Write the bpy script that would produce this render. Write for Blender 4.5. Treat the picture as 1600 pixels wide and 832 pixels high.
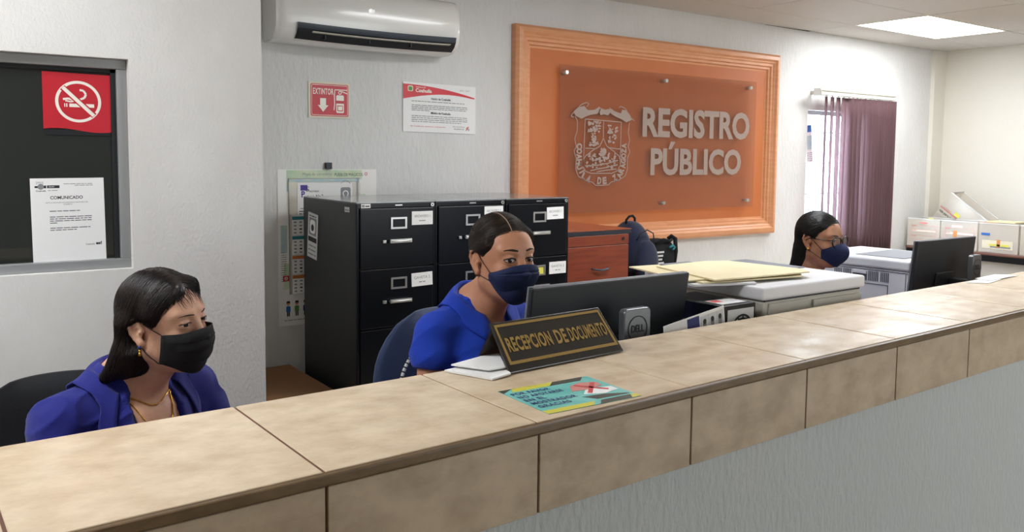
import bpy, math, random
import numpy as np
from mathutils import Vector, Matrix, noise as mnoise
for o in list(bpy.data.objects): bpy.data.objects.remove(o)
random.seed(5); RNG = np.random.RandomState(7)
SC = bpy.context.scene; COL = SC.collection
PI = math.pi
# ------------------------------------------------------------------ camera
F = 1312.233
yaw, pitch, roll = 0.619472, -0.0781632, 0.0097533
cy, sy = math.cos(yaw), math.sin(yaw); cp, sp = math.cos(pitch), math.sin(pitch)
fwd = Vector((sy*cp, cy*cp, sp)); rgt = Vector((cy, -sy, 0)); up = rgt.cross(fwd)
cr, sr = math.cos(roll), math.sin(roll)
r2 = cr*rgt + sr*up; u2 = -sr*rgt + cr*up
CAMH = 1.52
cd = bpy.data.cameras.new('camera'); cam = bpy.data.objects.new('camera', cd); COL.objects.link(cam)
m = Matrix.Identity(4)
for i in range(3): m[i][0] = r2[i]; m[i][1] = u2[i]; m[i][2] = -fwd[i]
m[2][3] = CAMH
cam.matrix_world = m
cd.sensor_width = 36; cd.lens = F*36/1600; cd.shift_x = -6.25/1600; cd.shift_y = -68.13/1600
cd.clip_start = .02
SC.camera = cam
# ------------------------------------------------------------------ light and exposure
SC.view_settings.view_transform = 'Standard'; SC.view_settings.look = 'None'
SC.view_settings.gamma = 1; SC.view_settings.use_curve_mapping = False
SC.view_settings.exposure = 1.08
w = bpy.data.worlds.new('world'); SC.world = w; w.use_nodes = True
bg = w.node_tree.nodes['Background']; bg.inputs[0].default_value = (.86, .93, 1, 1); bg.inputs[1].default_value = 12.0
LAMP_STRENGTH = 9.5
# ceiling troffers: (x0, y0) of each 1.2 x 0.6 panel; the first is the one in view
PANELS = [(6.16, 3.37), (2.50, 2.15), (-1.15, 1.54), (4.94, 1.54)]
def area(name, loc, rot, size, energy, col):
    l = bpy.data.lights.new(name, 'AREA'); l.shape = 'RECTANGLE'; l.size, l.size_y = size; l.energy = energy; l.color = col
    o = bpy.data.objects.new(name, l); o.location = loc; o.rotation_euler = rot; COL.objects.link(o); return o
# daylight coming in through the window in the back wall
area('window_daylight', (6.72, 5.1, 1.5), (math.radians(-90), 0, 0), (1.3, 1.4), 60, (.9, .95, 1))
# daylight of the entrance on the visitors' side of the counter
area('entrance_daylight', (4.2, -2.6, 1.45), (math.radians(90), 0, math.radians(14)), (2.4, 2.1), 34, (.88, .95, 1))

# ------------------------------------------------------------------ materials
MT = {}
def srgb(c):
    if isinstance(c, str):
        c = c.lstrip('#'); c = [int(c[i:i+2], 16)/255 for i in (0, 2, 4)]
    return tuple((x/12.92 if x <= .04045 else ((x+.055)/1.055)**2.4) for x in c[:3])
def mat(name, col, rough=.5, metal=0, bump=None, var=None, coat=0, emit=0, spec=None, sheen=0, alpha=1, trans=0, sss=0):
    """bump=(scale,strength,stretch xyz) ; var=(scale, second colour, stretch, detail)"""
    mm = bpy.data.materials.new(name); mm.use_nodes = True; nt = mm.node_tree; N = nt.nodes; Lk = nt.links
    b = N['Principled BSDF']; c = srgb(col)
    b.inputs['Base Color'].default_value = (*c, 1); b.inputs['Roughness'].default_value = rough; b.inputs['Metallic'].default_value = metal
    if coat: b.inputs['Coat Weight'].default_value = coat; b.inputs['Coat Roughness'].default_value = .08
    if spec is not None: b.inputs['Specular IOR Level'].default_value = spec
    if sheen: b.inputs['Sheen Weight'].default_value = sheen; b.inputs['Sheen Roughness'].default_value = .5
    if emit: b.inputs['Emission Color'].default_value = (*c, 1); b.inputs['Emission Strength'].default_value = emit
    if alpha < 1: b.inputs['Alpha'].default_value = alpha
    if trans: b.inputs['Transmission Weight'].default_value = trans
    if sss:
        b.inputs['Subsurface Weight'].default_value = sss; b.inputs['Subsurface Radius'].default_value = (.012, .005, .003); b.inputs['Subsurface Scale'].default_value = 1
    tc = None
    def coords(stretch):
        nonlocal tc
        if tc is None: tc = N.new('ShaderNodeTexCoord')
        mp = N.new('ShaderNodeMapping'); mp.inputs['Scale'].default_value = stretch; Lk.new(tc.outputs['Object'], mp.inputs['Vector']); return mp.outputs[0]
    if var:
        sc, c2, st = var[:3]; det = var[3] if len(var) > 3 else 4
        nz = N.new('ShaderNodeTexNoise'); nz.inputs['Scale'].default_value = sc; nz.inputs['Detail'].default_value = det; nz.inputs['Roughness'].default_value = .62
        Lk.new(coords(st), nz.inputs['Vector'])
        rp = N.new('ShaderNodeValToRGB'); rp.color_ramp.elements[0].position = .36; rp.color_ramp.elements[1].position = .64
        rp.color_ramp.elements[0].color = (*c, 1); rp.color_ramp.elements[1].color = (*srgb(c2), 1)
        Lk.new(nz.outputs[0], rp.inputs[0]); Lk.new(rp.outputs[0], b.inputs['Base Color'])
    if bump:
        sc, sg, st = bump[:3]; det = bump[3] if len(bump) > 3 else 3; dist = bump[4] if len(bump) > 4 else .01
        nz = N.new('ShaderNodeTexNoise'); nz.inputs['Scale'].default_value = sc; nz.inputs['Detail'].default_value = det
        Lk.new(coords(st), nz.inputs['Vector'])
        bp = N.new('ShaderNodeBump'); bp.inputs['Strength'].default_value = sg; bp.inputs['Distance'].default_value = dist
        Lk.new(nz.outputs[0], bp.inputs['Height']); Lk.new(bp.outputs[0], b.inputs['Normal'])
    MT[name] = mm; return mm
def pane(name, tint, gloss_rough, diffuse_col=None, diffuse=0.0, ior=1.45):
    """a clear sheet: transparent, reflecting by Fresnel, with a little diffuse body"""
    mm = bpy.data.materials.new(name); mm.use_nodes = True; nt = mm.node_tree; N = nt.nodes; Lk = nt.links
    for n in list(N): N.remove(n)
    out = N.new('ShaderNodeOutputMaterial'); tr = N.new('ShaderNodeBsdfTransparent'); tr.inputs[0].default_value = (*srgb(tint), 1)
    gl = N.new('ShaderNodeBsdfGlossy'); gl.inputs['Roughness'].default_value = gloss_rough
    ge = N.new('ShaderNodeNewGeometry'); dt = N.new('ShaderNodeVectorMath'); dt.operation = 'DOT_PRODUCT'; Lk.new(ge.outputs['Normal'], dt.inputs[0]); Lk.new(ge.outputs['Incoming'], dt.inputs[1])
    def mth(op, a, b=None):
        n_ = N.new('ShaderNodeMath'); n_.operation = op
        for i, q in enumerate((a, b)):
            if q is None: continue
            if isinstance(q, (int, float)): n_.inputs[i].default_value = q
            else: Lk.new(q, n_.inputs[i])
        return n_.outputs[0]
    f0 = ((ior-1)/(ior+1))**2; sch = mth('ADD', mth('MULTIPLY', mth('POWER', mth('SUBTRACT', 1.0, mth('ABSOLUTE', dt.outputs['Value'])), 5.0), 1-f0), f0)
    last = tr.outputs[0]
    if diffuse:
        df = N.new('ShaderNodeBsdfDiffuse'); df.inputs[0].default_value = (*srgb(diffuse_col), 1)
        mx = N.new('ShaderNodeMixShader'); mx.inputs[0].default_value = diffuse; Lk.new(last, mx.inputs[1]); Lk.new(df.outputs[0], mx.inputs[2]); last = mx.outputs[0]
    m2 = N.new('ShaderNodeMixShader'); Lk.new(sch, m2.inputs[0]); Lk.new(last, m2.inputs[1]); Lk.new(gl.outputs[0], m2.inputs[2])
    Lk.new(m2.outputs[0], out.inputs[0]); MT[name] = mm; return mm
mat('stucco', '#dcdcda', .85, bump=(46, .55, (1, 1, .38), 5, .012), var=(3, '#d6d6d3', (1, 1, .6)))
mat('stucco_rough', '#e4e3e0', .85, bump=(120, .42, (1, 1, .6), 4, .008), var=(4, '#dcdad6', (1, 1, .6)))
mat('counter_stucco', '#b5b8b8', .8, bump=(80, .55, (1, 1, .4), 5, .012), var=(4, '#b3b8b9', (1, 1, .5)))
mat('right_wall_paint', '#dcd8cd', .8, bump=(40, .15, (1, 1, .6)))
mat('ceiling_tile', '#cdc9c4', .95, bump=(160, .3, (1, 1, 1)), var=(120, '#c3beb9', (1, 1, 1)))
mat('ceiling_grid', '#bfbab5', .6)
mat('ceiling_gap', '#3a3733', .9)
mat('lamp_diffuser', '#f9fbff', .6, emit=LAMP_STRENGTH)
mat('floor_tile', '#d8cdbb', .35, var=(5, '#cdbfa8', (1, 1, 1)))
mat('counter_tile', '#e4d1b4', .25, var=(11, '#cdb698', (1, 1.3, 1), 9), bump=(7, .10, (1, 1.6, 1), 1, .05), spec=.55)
mat('counter_tile_shaded', '#b9a78f', .45, var=(9, '#a08d74', (1, 1, 1.4), 7))  # same tile on the front face, its shade put into a darker colour
mat('counter_lip', '#6d5638', .35, var=(18, '#5b462b', (1, 1, 3)))
mat('grout', '#6b4a3a', .9)
mat('aluminium', '#a7a9aa', .4, .55)
mat('alu_dark', '#8f9193', .45, .5)  # darker aluminium grey for the sleeve edges
pane('window_glass', '#7d8484', .02, '#7c827e', .12)  # grey diffuse haze paints faint light over the dark office
pane('clear_glass', '#f4fbff', .02)
pane('acrylic', '#f7ede4', .03, '#b09a88', .09, 1.5)
pane('clear_plastic', '#fbf9f5', .2, '#f4efe8', .33)
mat('acrylic_edge', '#b9a790', .2, alpha=.6)
mat('frosted_vinyl', '#a39085', .6)
mat('orange_paint', '#c97743', .55, var=(2, '#c4703d', (1, 1, 1)))
mat('orange_frame', '#dea074', .42, var=(8, '#d69568', (1, 1, 6)))
mat('steel', '#b9b9b4', .3, .9)
mat('white_plastic', '#e9e8e3', .22, coat=.3)
mat('ac_grey', '#3b434c', .35)
mat('ac_dark', '#15181b', .6)
mat('vane', '#c9c5b8', .35)
mat('paper', '#f1f1ef', .75)
mat('paper_grey', '#d9dad9', .75)
mat('ink', '#2c2c2e', .7)
mat('ink_soft', '#8a8c8e', .7)
mat('sign_red', '#c2202f', .4)
mat('poster_red', '#d4303a', .4)
mat('poster_pink', '#ee8f8f', .5)
mat('sign_white', '#efece0', .45)
mat('sign_cream', '#ddd6bf', .5)
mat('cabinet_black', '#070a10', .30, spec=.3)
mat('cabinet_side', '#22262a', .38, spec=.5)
mat('cabinet_top_sheen', '#7c8284', .12, spec=.8)  # bright mirror sheen on the black top, put into a grey colour
mat('chrome', '#cfcfcc', .28, .85)
mat('black_plastic', '#14171b', .42)
mat('monitor_back', '#1a1f24', .5, bump=(400, .1, (1, 1, 1)))
mat('monitor_stand', '#686b6e', .35, .5)
mat('screen', '#0c0d10', .1)
mat('cherry', '#8a4029', .35, var=(6, '#783421', (1, 1, 9)), coat=.2)
mat('cherry_lit', '#b05c38', .3, var=(6, '#a35130', (6, 1, 1)), coat=.3)  # lit look of the cabinet top put into a lighter, more orange cherry
mat('dark_edge', '#22262f', .5)
mat('navy_fabric', '#141d3a', .9, bump=(300, .3, (1, 1, 1)), sheen=.2)
mat('black_fabric', '#101114', .9, bump=(300, .3, (1, 1, 1)))
mat('printer_body', '#c9c6ba', .45)
mat('printer_top', '#e1e2e6', .4)
mat('printer_grey', '#6d727a', .5)
mat('printer_white', '#d2d5da', .4)
mat('manila', '#ecdfb6', .7, var=(5, '#e6d7ab', (1, 1, 1)))
mat('brass_line', '#a8894b', .4, .35)
mat('sign_black', '#26221e', .22, coat=.4)
mat('sign_face', '#3a3229', .25, coat=.3, var=(3, '#2c2620', (1, 1, 1)))
mat('sticker_teal', '#5cbcb4', .3, var=(12, '#7fd0c8', (1, 1, 1)))
mat('sticker_yellow', '#d8d24a', .3)
mat('sticker_dark', '#3c4038', .3)
mat('sticker_pink', '#d98f84', .3)
mat('sticker_red', '#d2454a', .3)
mat('blind', '#735557', .85, var=(60, '#684b4d', (1, 1, .2)))
_b = MT['blind'].node_tree; _t = _b.nodes.new('ShaderNodeBsdfTranslucent'); _t.inputs[0].default_value = (.36, .28, .30, 1); _x = _b.nodes.new('ShaderNodeMixShader'); _x.inputs[0].default_value = .5
_b.links.new(_b.nodes['Principled BSDF'].outputs[0], _x.inputs[1]); _b.links.new(_t.outputs[0], _x.inputs[2]); _b.links.new(_x.outputs[0], _b.nodes['Material Output'].inputs[0])
mat('rail', '#c2beb2', .4)
mat('table_top', '#6a4238', .4)
mat('table_grey', '#b7b3ac', .6)
mat('desk_wood', '#7a4a35', .45, var=(5, '#6b3f2c', (8, 1, 1)))
mat('desk_side', '#5a5552', .5)
mat('chair_blue', '#2a3d60', .75, bump=(350, .25, (1, 1, 1)), sheen=.2)
mat('chair_black', '#15171b', .85, bump=(350, .25, (1, 1, 1)))
mat('hair_black', '#0f0c0b', .42, var=(40, '#1a1412', (1, 1, 1)), spec=.45)
mat('hair_brown', '#211915', .40, var=(40, '#35291f', (1, 1, 1)), spec=.5)
mat('hair_grey', '#171110', .42, var=(30, '#2c211d', (1, 1, 1)), spec=.45)
mat('scalp', '#a98a74', .7)
mat('skin_light', '#d9ab8e', .5, sss=.15, var=(22, '#d09d83', (1, 1, 1)), bump=(260, .08, (1, 1, 1)))
mat('skin_mid', '#c89070', .48, sss=.15, var=(22, '#bf8565', (1, 1, 1)), bump=(260, .06, (1, 1, 1)))
mat('skin_tan', '#c18d6e', .5, sss=.15, var=(22, '#a87254', (1, 1, 1)), bump=(260, .06, (1, 1, 1)))
mat('royal_blue', '#07147a', .82, bump=(420, .25, (1, 1, 1)), sheen=.15)
mat('polo_blue', '#083cb8', .85, bump=(420, .3, (1, 1, 1)), sheen=.1)
mat('dark_top', '#111533', .85)
mat('trouser', '#1a1c24', .85)
mat('shoe', '#120f0f', .4)
mat('mask_black', '#0d0d10', .8, bump=(500, .2, (1, 1, 1)))
mat('mask_navy', '#14234d', .8, bump=(500, .2, (1, 1, 1)))
mat('strap', '#15161b', .7)
mat('gold', '#d9a94c', .25, .95)
mat('eye_white', '#e6ddd6', .15)
mat('iris', '#2e1a10', .1, coat=1)
mat('brow', '#2e1c16', .8)
mat('liner', '#120b0b', .7)
mat('lens', '#f5f5f5', .05, alpha=.12)
mat('glasses_frame', '#17130f', .25)
mat('cardboard', '#8d6643', .8)
mat('yellow_card', '#dcd65a', .6)
mat('orange_tab', '#cf8a4e', .6)
mat('blue_ink', '#2f67b5', .6)
mat('navy_ink', '#232a6e', .6)
mat('map_green', '#b9d3b5', .7, var=(14, '#d8dfc0', (1, 1, 1)))
mat('map_blue', '#9dc1d8', .7, var=(8, '#c9d9c6', (1, 1, 1)))
mat('map_ground', '#f1f0ec', .7)
mat('teal_print', '#2a7f86', .6)
mat('orange_print', '#c8743c', .6)
mat('green_print', '#5f8f45', .6)
mat('skin_print', '#d9a07a', .7)
mat('purple_print', '#4a3a92', .6)
mat('outside_paint', '#f4f6f8', .8)
mat('iron_bar', '#aab0b8', .6)
mat('cord_white', '#dcdcda', .6)

# ------------------------------------------------------------------ mesh collecting
_txt = {}
def text_mesh(s, bold=0.0, spacing=1.0):
    k = (s, bold, spacing)
    if k in _txt: return _txt[k]
    cu = bpy.data.curves.new('t', 'FONT'); cu.body = s; cu.size = 1; cu.offset = bold; cu.space_character = spacing; cu.resolution_u = 3
    ob = bpy.data.objects.new('t', cu); COL.objects.link(ob)
    dg = bpy.context.evaluated_depsgraph_get(); me = bpy.data.meshes.new_from_object(ob.evaluated_get(dg))
    v = np.array([x.co[:] for x in me.vertices]).reshape(-1, 3)[:, :2]; f = [tuple(p.vertices) for p in me.polygons]
    bpy.data.objects.remove(ob); bpy.data.curves.remove(cu); bpy.data.meshes.remove(me)
    _txt[k] = (v, f); return v, f
class Frame:
    """a flat drawing frame: origin, unit u, unit v, outward normal"""
    def __init__(s, o, u, v):
        s.o = Vector(o); s.u = Vector(u).normalized(); s.v = Vector(v).normalized(); s.n = s.u.cross(s.v)
    def p(s, x, y, d=0): return s.o + s.u*x + s.v*y + s.n*d
class MB:
    def __init__(s, xf=None): s.v = []; s.f = []; s.m = []; s.sm = []; s.xf = xf; s.slots = []
    def mi(s, m):
        if m not in s.slots: s.slots.append(m)
        return s.slots.index(m)
    def add(s, vs, fs, m, smooth=False):
        b = len(s.v)
        for q in vs:
            q = Vector(q); s.v.append(tuple(s.xf @ q) if s.xf is not None else tuple(q))
        i = s.mi(m)
        for f in fs: s.f.append(tuple(b+k for k in f)); s.m.append(i); s.sm.append(smooth)
        return s
    def box(s, x0, x1, y0, y1, z0, z1, m):
        return s.add([(x0,y0,z0),(x1,y0,z0),(x1,y1,z0),(x0,y1,z0),(x0,y0,z1),(x1,y0,z1),(x1,y1,z1),(x0,y1,z1)],
              [(3,2,1,0),(4,5,6,7),(0,1,5,4),(1,2,6,5),(2,3,7,6),(3,0,4,7)], m)
    def fbox(s, fr, x0, x1, y0, y1, d0, d1, m):
        P = [fr.p(x,y,d) for d in (d0,d1) for x,y in ((x0,y0),(x1,y0),(x1,y1),(x0,y1))]
        return s.add(P, [(3,2,1,0),(4,5,6,7),(0,1,5,4),(1,2,6,5),(2,3,7,6),(3,0,4,7)], m)
    def poly(s, fr, pts, d0, d1, m):
        n = len(pts); P = [fr.p(x,y,d0) for x,y in pts]+[fr.p(x,y,d1) for x,y in pts]
        fs = [tuple(range(n))[::-1], tuple(range(n,2*n))]+[(i,(i+1)%n,n+(i+1)%n,n+i) for i in range(n)]
        return s.add(P, fs, m)
    def text(s, fr, t, x, y, wd, ht, d, m, bold=0.0, ang=0, spacing=1.0, keep=False):
        """lettering fitted in the box whose lower left corner is x,y"""
        v, f = text_mesh(t, bold, spacing)
        if len(v) == 0: return s
        lo = v.min(0); hi = v.max(0); sz = hi-lo
        q = (v-lo)/np.maximum(sz,1e-6)*np.array([wd, ht])
        if ang:
            c = np.array([wd/2, ht/2]); q = (q-c)@np.array([[math.cos(ang), math.sin(ang)],[-math.sin(ang), math.cos(ang)]])+c
        return s.add([fr.p(x+a, y+b, d) for a, b in q], f, m)
    def words(s, fr, x, y, wd, ht, d, m, rnd):
        """a line of print too small to read: word-long dashes"""
        e = x+wd
        while x < e-ht:
            l = min(rnd.uniform(1.5, 6)*ht, e-x); s.add([fr.p(x,y,d), fr.p(x+l,y,d), fr.p(x+l,y+ht*.55,d), fr.p(x,y+ht*.55,d)], [(0,1,2,3)], m); x += l+ht*.6
        return s
    def ring(s, fr, cx, cy_, r0, r1, d, m, n=48, a0=0, a1=2*PI, sx=1):
        P = []; k = n+1
        for i in range(k):
            a = a0+(a1-a0)*i/n
            P += [fr.p(cx+sx*r0*math.cos(a), cy_+r0*math.sin(a), d), fr.p(cx+sx*r1*math.cos(a), cy_+r1*math.sin(a), d)]
        return s.add(P, [(2*i,2*i+1,2*i+3,2*i+2) for i in range(n)], m)
    def disc(s, fr, cx, cy_, r, d, m, n=24, sx=1): return s.add([fr.p(cx+sx*r*math.cos(2*PI*i/n), cy_+r*math.sin(2*PI*i/n), d) for i in range(n)], [tuple(range(n))], m)
    def line(s, fr, pts, wd, d, m):
        for (a, b), (c, e) in zip(pts[:-1], pts[1:]):
            l = math.hypot(c-a, e-b) or 1e-9; nx, ny = -(e-b)/l*wd/2, (c-a)/l*wd/2
            s.add([fr.p(a+nx,b+ny,d), fr.p(a-nx,b-ny,d), fr.p(c-nx,e-ny,d), fr.p(c+nx,e+ny,d)], [(0,1,2,3)], m)
        return s
    def tube(s, pts, r, m, n=8, cap=True, mats=None):
        pts = [Vector(p) for p in pts]; R = r if hasattr(r, '__len__') else [r]*len(pts); P = []; prev = None
        for i, p in enumerate(pts):
            t = (pts[min(i+1, len(pts)-1)]-pts[max(i-1, 0)]).normalized()
            if prev is None: a = t.orthogonal().normalized()
            else: a = (prev - t*prev.dot(t)).normalized()
            prev = a; b = t.cross(a)
            P += [p+(a*math.cos(2*PI*k/n)+b*math.sin(2*PI*k/n))*R[i] for k in range(n)]
        for i in range(len(pts)-1):
            s.add([], [], m); mm_ = m if mats is None else mats[i % len(mats)]
            fs = [(i*n+k, i*n+(k+1)%n, (i+1)*n+(k+1)%n, (i+1)*n+k) for k in range(n)]
            base = len(s.v)
            s.add(P[i*n:(i+2)*n], [tuple(q-i*n for q in f) for f in fs], mm_, True)
        if cap:
            s.add(P[:n], [tuple(range(n))[::-1]], m); s.add(P[-n:], [tuple(range(n))], m)
        return s
    def cyl(s, a, b, r, m, n=20, r2=None): return s.tube([a, b], [r, r2 if r2 is not None else r], m, n)
    def grid(s, P, m, closed=False, smooth=True):
        h = len(P); w_ = len(P[0]); vs = [q for row in P for q in row]; fs = []
        for i in range(h-1):
            for j in range(w_ if closed else w_-1): fs.append((i*w_+j, i*w_+(j+1)%w_, (i+1)*w_+(j+1)%w_, (i+1)*w_+j))
        return s.add(vs, fs, m, smooth)
    def lathe(s, c, prof, m, n=28):
        P = [[(c[0]+r*math.cos(2*PI*k/n), c[1]+r*math.sin(2*PI*k/n), c[2]+z) for k in range(n)] for r, z in prof]
        return s.grid(P, m, True)
    def ball(s, c, r, m, nu=20, nv=12, rz=None):
        rz = rz or r
        P = [[(c[0]+r*math.sin(PI*i/nv)*math.cos(2*PI*k/nu), c[1]+r*math.sin(PI*i/nv)*math.sin(2*PI*k/nu), c[2]+rz*math.cos(PI*i/nv)) for k in range(nu)] for i in range(nv+1)]
        return s.grid(P, m, True)
    def build(s, name, parent=None, bevel=0, solid=0, seg=2, weld=True):
        me = bpy.data.meshes.new(name); o = Vector(parent['_o']) if parent is not None and '_o' in parent else Vector((0,0,0))
        me.from_pydata([tuple(Vector(q)-o) for q in s.v], [], s.f)
        for t in s.slots: me.materials.append(MT[t])
        me.polygons.foreach_set('material_index', s.m); me.polygons.foreach_set('use_smooth', s.sm); me.update()
        ob = bpy.data.objects.new(name, me); COL.objects.link(ob)
        if parent is not None: ob.parent = parent
        ob['_o'] = tuple(o)
        if any(s.sm) and weld:
            wm = ob.modifiers.new('weld', 'WELD'); wm.merge_threshold = 1e-5
        if solid:
            sm_ = ob.modifiers.new('solid', 'SOLIDIFY'); sm_.thickness = solid; sm_.offset = 0
        if bevel:
            bm_ = ob.modifiers.new('bevel', 'BEVEL'); bm_.width = bevel; bm_.segments = seg; bm_.limit_method = 'ANGLE'; bm_.angle_limit = math.radians(40)
        return ob
def thing(name, label, cat, loc, group=None):
    o = bpy.data.objects.new(name, None); COL.objects.link(o); o.location = loc; o['_o'] = tuple(loc); o.empty_display_size = .1
    o['label'] = label; o['category'] = cat
    if group: o['group'] = group
    return o
def tag(o, label, cat, group=None):
    o['label'] = label; o['category'] = cat
    if group: o['group'] = group
    return o
def struct(ob): ob['kind'] = 'structure'; return ob
def copy_tree(o, parent=None):
    c = o.copy(); COL.objects.link(c); c.parent = parent
    for ch in o.children: copy_tree(ch, c)
    return c
def RZ(a, c=(0,0,0)): return Matrix.Translation(c) @ Matrix.Rotation(a, 4, 'Z') @ Matrix.Translation([-q for q in c])
# ------------------------------------------------------------------ room shell
X0, X1, Y0, YB, ZC = -2.2, 8.29, -3.0, 4.40, 2.59
YL, XC = 2.70, .915          # front of the left office wall, its free end
struct(MB().box(X0-.1, X1+.1, Y0-.1, YB+.1, -.1, 0, 'floor_tile').build('floor'))
WX0, WX1, WZ0, WZ1 = 6.16, 7.22, .85, 1.94       # window opening
b = MB(); b.box(XC-.12, WX0, YB, YB+.15, 0, ZC+.2, 'stucco').box(WX1, X1, YB, YB+.15, 0, ZC+.2, 'stucco')
b.box(WX0, WX1, YB, YB+.15, 0, WZ0, 'stucco').box(WX0, WX1, YB, YB+.15, WZ1, ZC+.2, 'stucco'); struct(b.build('wall_back'))
b = MB().box(X0, XC, YB, YB+.15, 0, ZC+.2, 'stucco'); struct(b.build('wall_office'))
struct(MB().box(X1, X1+.12, Y0, YB+.15, 0, ZC+.2, 'right_wall_paint').build('wall_right'))
struct(MB().box(X0-.12, X0, Y0, YB+.15, 0, ZC+.2, 'stucco').build('wall_outer'))
struct(MB().box(X0-.12, X1+.12, Y0-.12, Y0, 0, ZC+.2, 'stucco').build('wall_front'))
struct(MB().box(8.09, X1, YB-.04, YB, 0, ZC, 'right_wall_paint').build('trim_1'))
# left office wall, with its inner window, and the return towards the back wall
LX0, LX1, LZ0, LZ1 = -1.0, .519, 1.175, 1.795
b = MB(); T = .14
b.box(X0, LX0, YL, YL+T, 0, ZC, 'stucco_rough').box(LX1, XC, YL, YL+T, 0, ZC, 'stucco_rough')
b.box(LX0, LX1, YL, YL+T, 0, LZ0, 'stucco_rough').box(LX0, LX1, YL, YL+T, LZ1, ZC, 'stucco_rough')
b.box(XC-T, XC, YL+T, YB, 0, ZC, 'stucco_rough'); struct(b.build('wall_left'))
b = MB(); fy0, fy1 = YL+.03, YL+.075
wn = MB(); s_ = .029
wn.box(LX0, LX1, fy0, fy1, LZ0, LZ0+s_, 'aluminium').box(LX0, LX1, fy0, fy1, LZ1-s_, LZ1, 'aluminium')
wn.box(LX1-s_, LX1, fy0, fy1, LZ0+s_, LZ1-s_, 'aluminium').box(LX0, LX0+s_, fy0, fy1, LZ0+s_, LZ1-s_, 'aluminium')
wn.box(-.35, -.35+s_, fy0, fy1, LZ0+s_, LZ1-s_, 'aluminium')
w1 = struct(wn.build('window_1', bevel=.003))
MB().box(LX0+s_, LX1-s_, YL+.05, YL+.055, LZ0+s_, LZ1-s_, 'window_glass').build('window_pane', w1)
sl = MB().box(LX1-s_-.014, LX1-s_, fy0+.012, fy1-.004, LZ0+s_, LZ1-s_, 'ac_dark').box(LX0+s_, LX1-s_, fy0+.012, fy1-.004, LZ1-s_-.010, LZ1-s_, 'ac_dark').build('gasket', w1)
# ceiling: tiles between a grid, one tile ajar near the wall
GX = [X0]+[round(.0+1.22*k+.0, 3) for k in range(-1, 7)]+[X1]
GXs = [6.13+1.22*k for k in range(-6, 2)]; GXs = [X0]+[g for g in GXs if X0 < g < X1]+[X1]
GYs = [3.98-.61*k for k in range(0, 12)]; GYs = sorted([YB]+[g for g in GYs if g > Y0]+[Y0])
ct = MB(); cg = MB(); g = .006
def is_lamp(xa, xb, ya, yb): return any(xa-.08 <= px <= xb and ya-.1 <= py <= yb-.3 for px, py in PANELS_S)
PANELS_S = []
for px, py in PANELS:      # snap to the grid
    gx = min(GXs[:-1], key=lambda q: abs(q-px)); gy = min(GYs[:-1], key=lambda q: abs(q-py)); PANELS_S.append((gx, gy))
for i in range(len(GXs)-1):
    for j in range(len(GYs)-1):
        xa, xb, ya, yb = GXs[i], GXs[i+1], GYs[j], GYs[j+1]
        if (xa, ya) in PANELS_S: continue
        dz = RNG.uniform(0, .004)
        ct.box(xa+g, xb-g, ya+g, yb-g, ZC+dz, ZC+.02+dz, 'ceiling_tile')
cg.box(X0, X1, Y0, YB, ZC+.16, ZC+.2, 'ceiling_gap')
for x in GXs: cg.box(x-g-.0005, x+g+.0005, Y0, YB, ZC+.004, ZC+.012, 'ceiling_grid')
for y in GYs: cg.box(X0, X1, y-g-.0005, y+g+.0005, ZC+.0045, ZC+.0125, 'ceiling_grid')
ce = struct(ct.build('ceiling', bevel=.002, seg=1)); cg.build('ceiling_frame', ce)
# dark gaps where tiles have slipped beside the back wall and under the right end
gp = MB(); fr = Frame((0,0,ZC+.0005), (1,0,0), (0,-1,0))
gp.poly(fr, [(5.55,-4.392),(6.12,-4.392),(6.12,-4.372),(5.9,-4.384)], 0, .002, 'ceiling_gap')
gp.poly(fr, [(6.14,-2.2),(6.15,-1.9),(6.16,-1.88),(6.165,-2.25)], 0, .002, 'ceiling_gap'); gp.build('ceiling_gap', ce)
# ceiling lamps
for k, (px, py) in enumerate(PANELS_S):
    xb = GXs[GXs.index(px)+1]; yb = GYs[GYs.index(py)+1]
    t = thing('ceiling_lamp', 'glowing white recessed ceiling light panel near the right corner' if k == 0 else 'recessed ceiling light panel over the reception desks', 'ceiling light', ((px+xb)/2, (py+yb)/2, ZC), None if k == 0 else 'ceiling light panels outside the frame')
    MB().box(px+.02, xb-.02, py+.02, yb-.02, ZC+.002, ZC+.006, 'lamp_diffuser').build('diffuser', t)
    h = MB(); h.box(px+g, xb-g, py+g, py+.02, ZC, ZC+.04, 'sign_white').box(px+g, xb-g, yb-.02, yb-g, ZC, ZC+.04, 'sign_white')
    h.box(px+g, px+.02, py+.02, yb-.02, ZC, ZC+.04, 'sign_white').box(xb-.02, xb-g, py+.02, yb-.02, ZC, ZC+.04, 'sign_white').build('housing', t)
# back window: frame, panes, bars and the bright wall outside
w2 = MB(); fy = YB+.05
w2.box(WX0, WX1, fy, fy+.04, WZ1-.035, WZ1, 'aluminium').box(WX0, WX1, fy, fy+.04, WZ0, WZ0+.035, 'aluminium').box(WX0, WX0+.03, fy, fy+.04, WZ0, WZ1, 'aluminium').box(WX1-.03, WX1, fy, fy+.04, WZ0, WZ1, 'aluminium').box(6.67, 6.70, fy, fy+.04, WZ0, WZ1, 'aluminium')
w2o = struct(w2.build('window_2', bevel=.002)); MB().box(WX0, WX1, fy+.015, fy+.02, WZ0, WZ1, 'clear_glass').build('window_pane', w2o)
wb = MB()
for x in np.arange(WX0+.06, WX1, .115): wb.box(x-.005, x+.005, YB+.115, YB+.125, WZ0, WZ1, 'iron_bar')
for z in np.arange(WZ0+.1, WZ1, .27): wb.box(WX0, WX1, YB+.111, YB+.129, z-.006, z+.006, 'iron_bar')
wb.build('window_bars', w2o)
st = MB(); fr = Frame((6.215, YB+.044, 1.62), (math.cos(.12), 0, math.sin(-.12)*-1), (-math.sin(.12), 0, math.cos(.12)))
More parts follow.
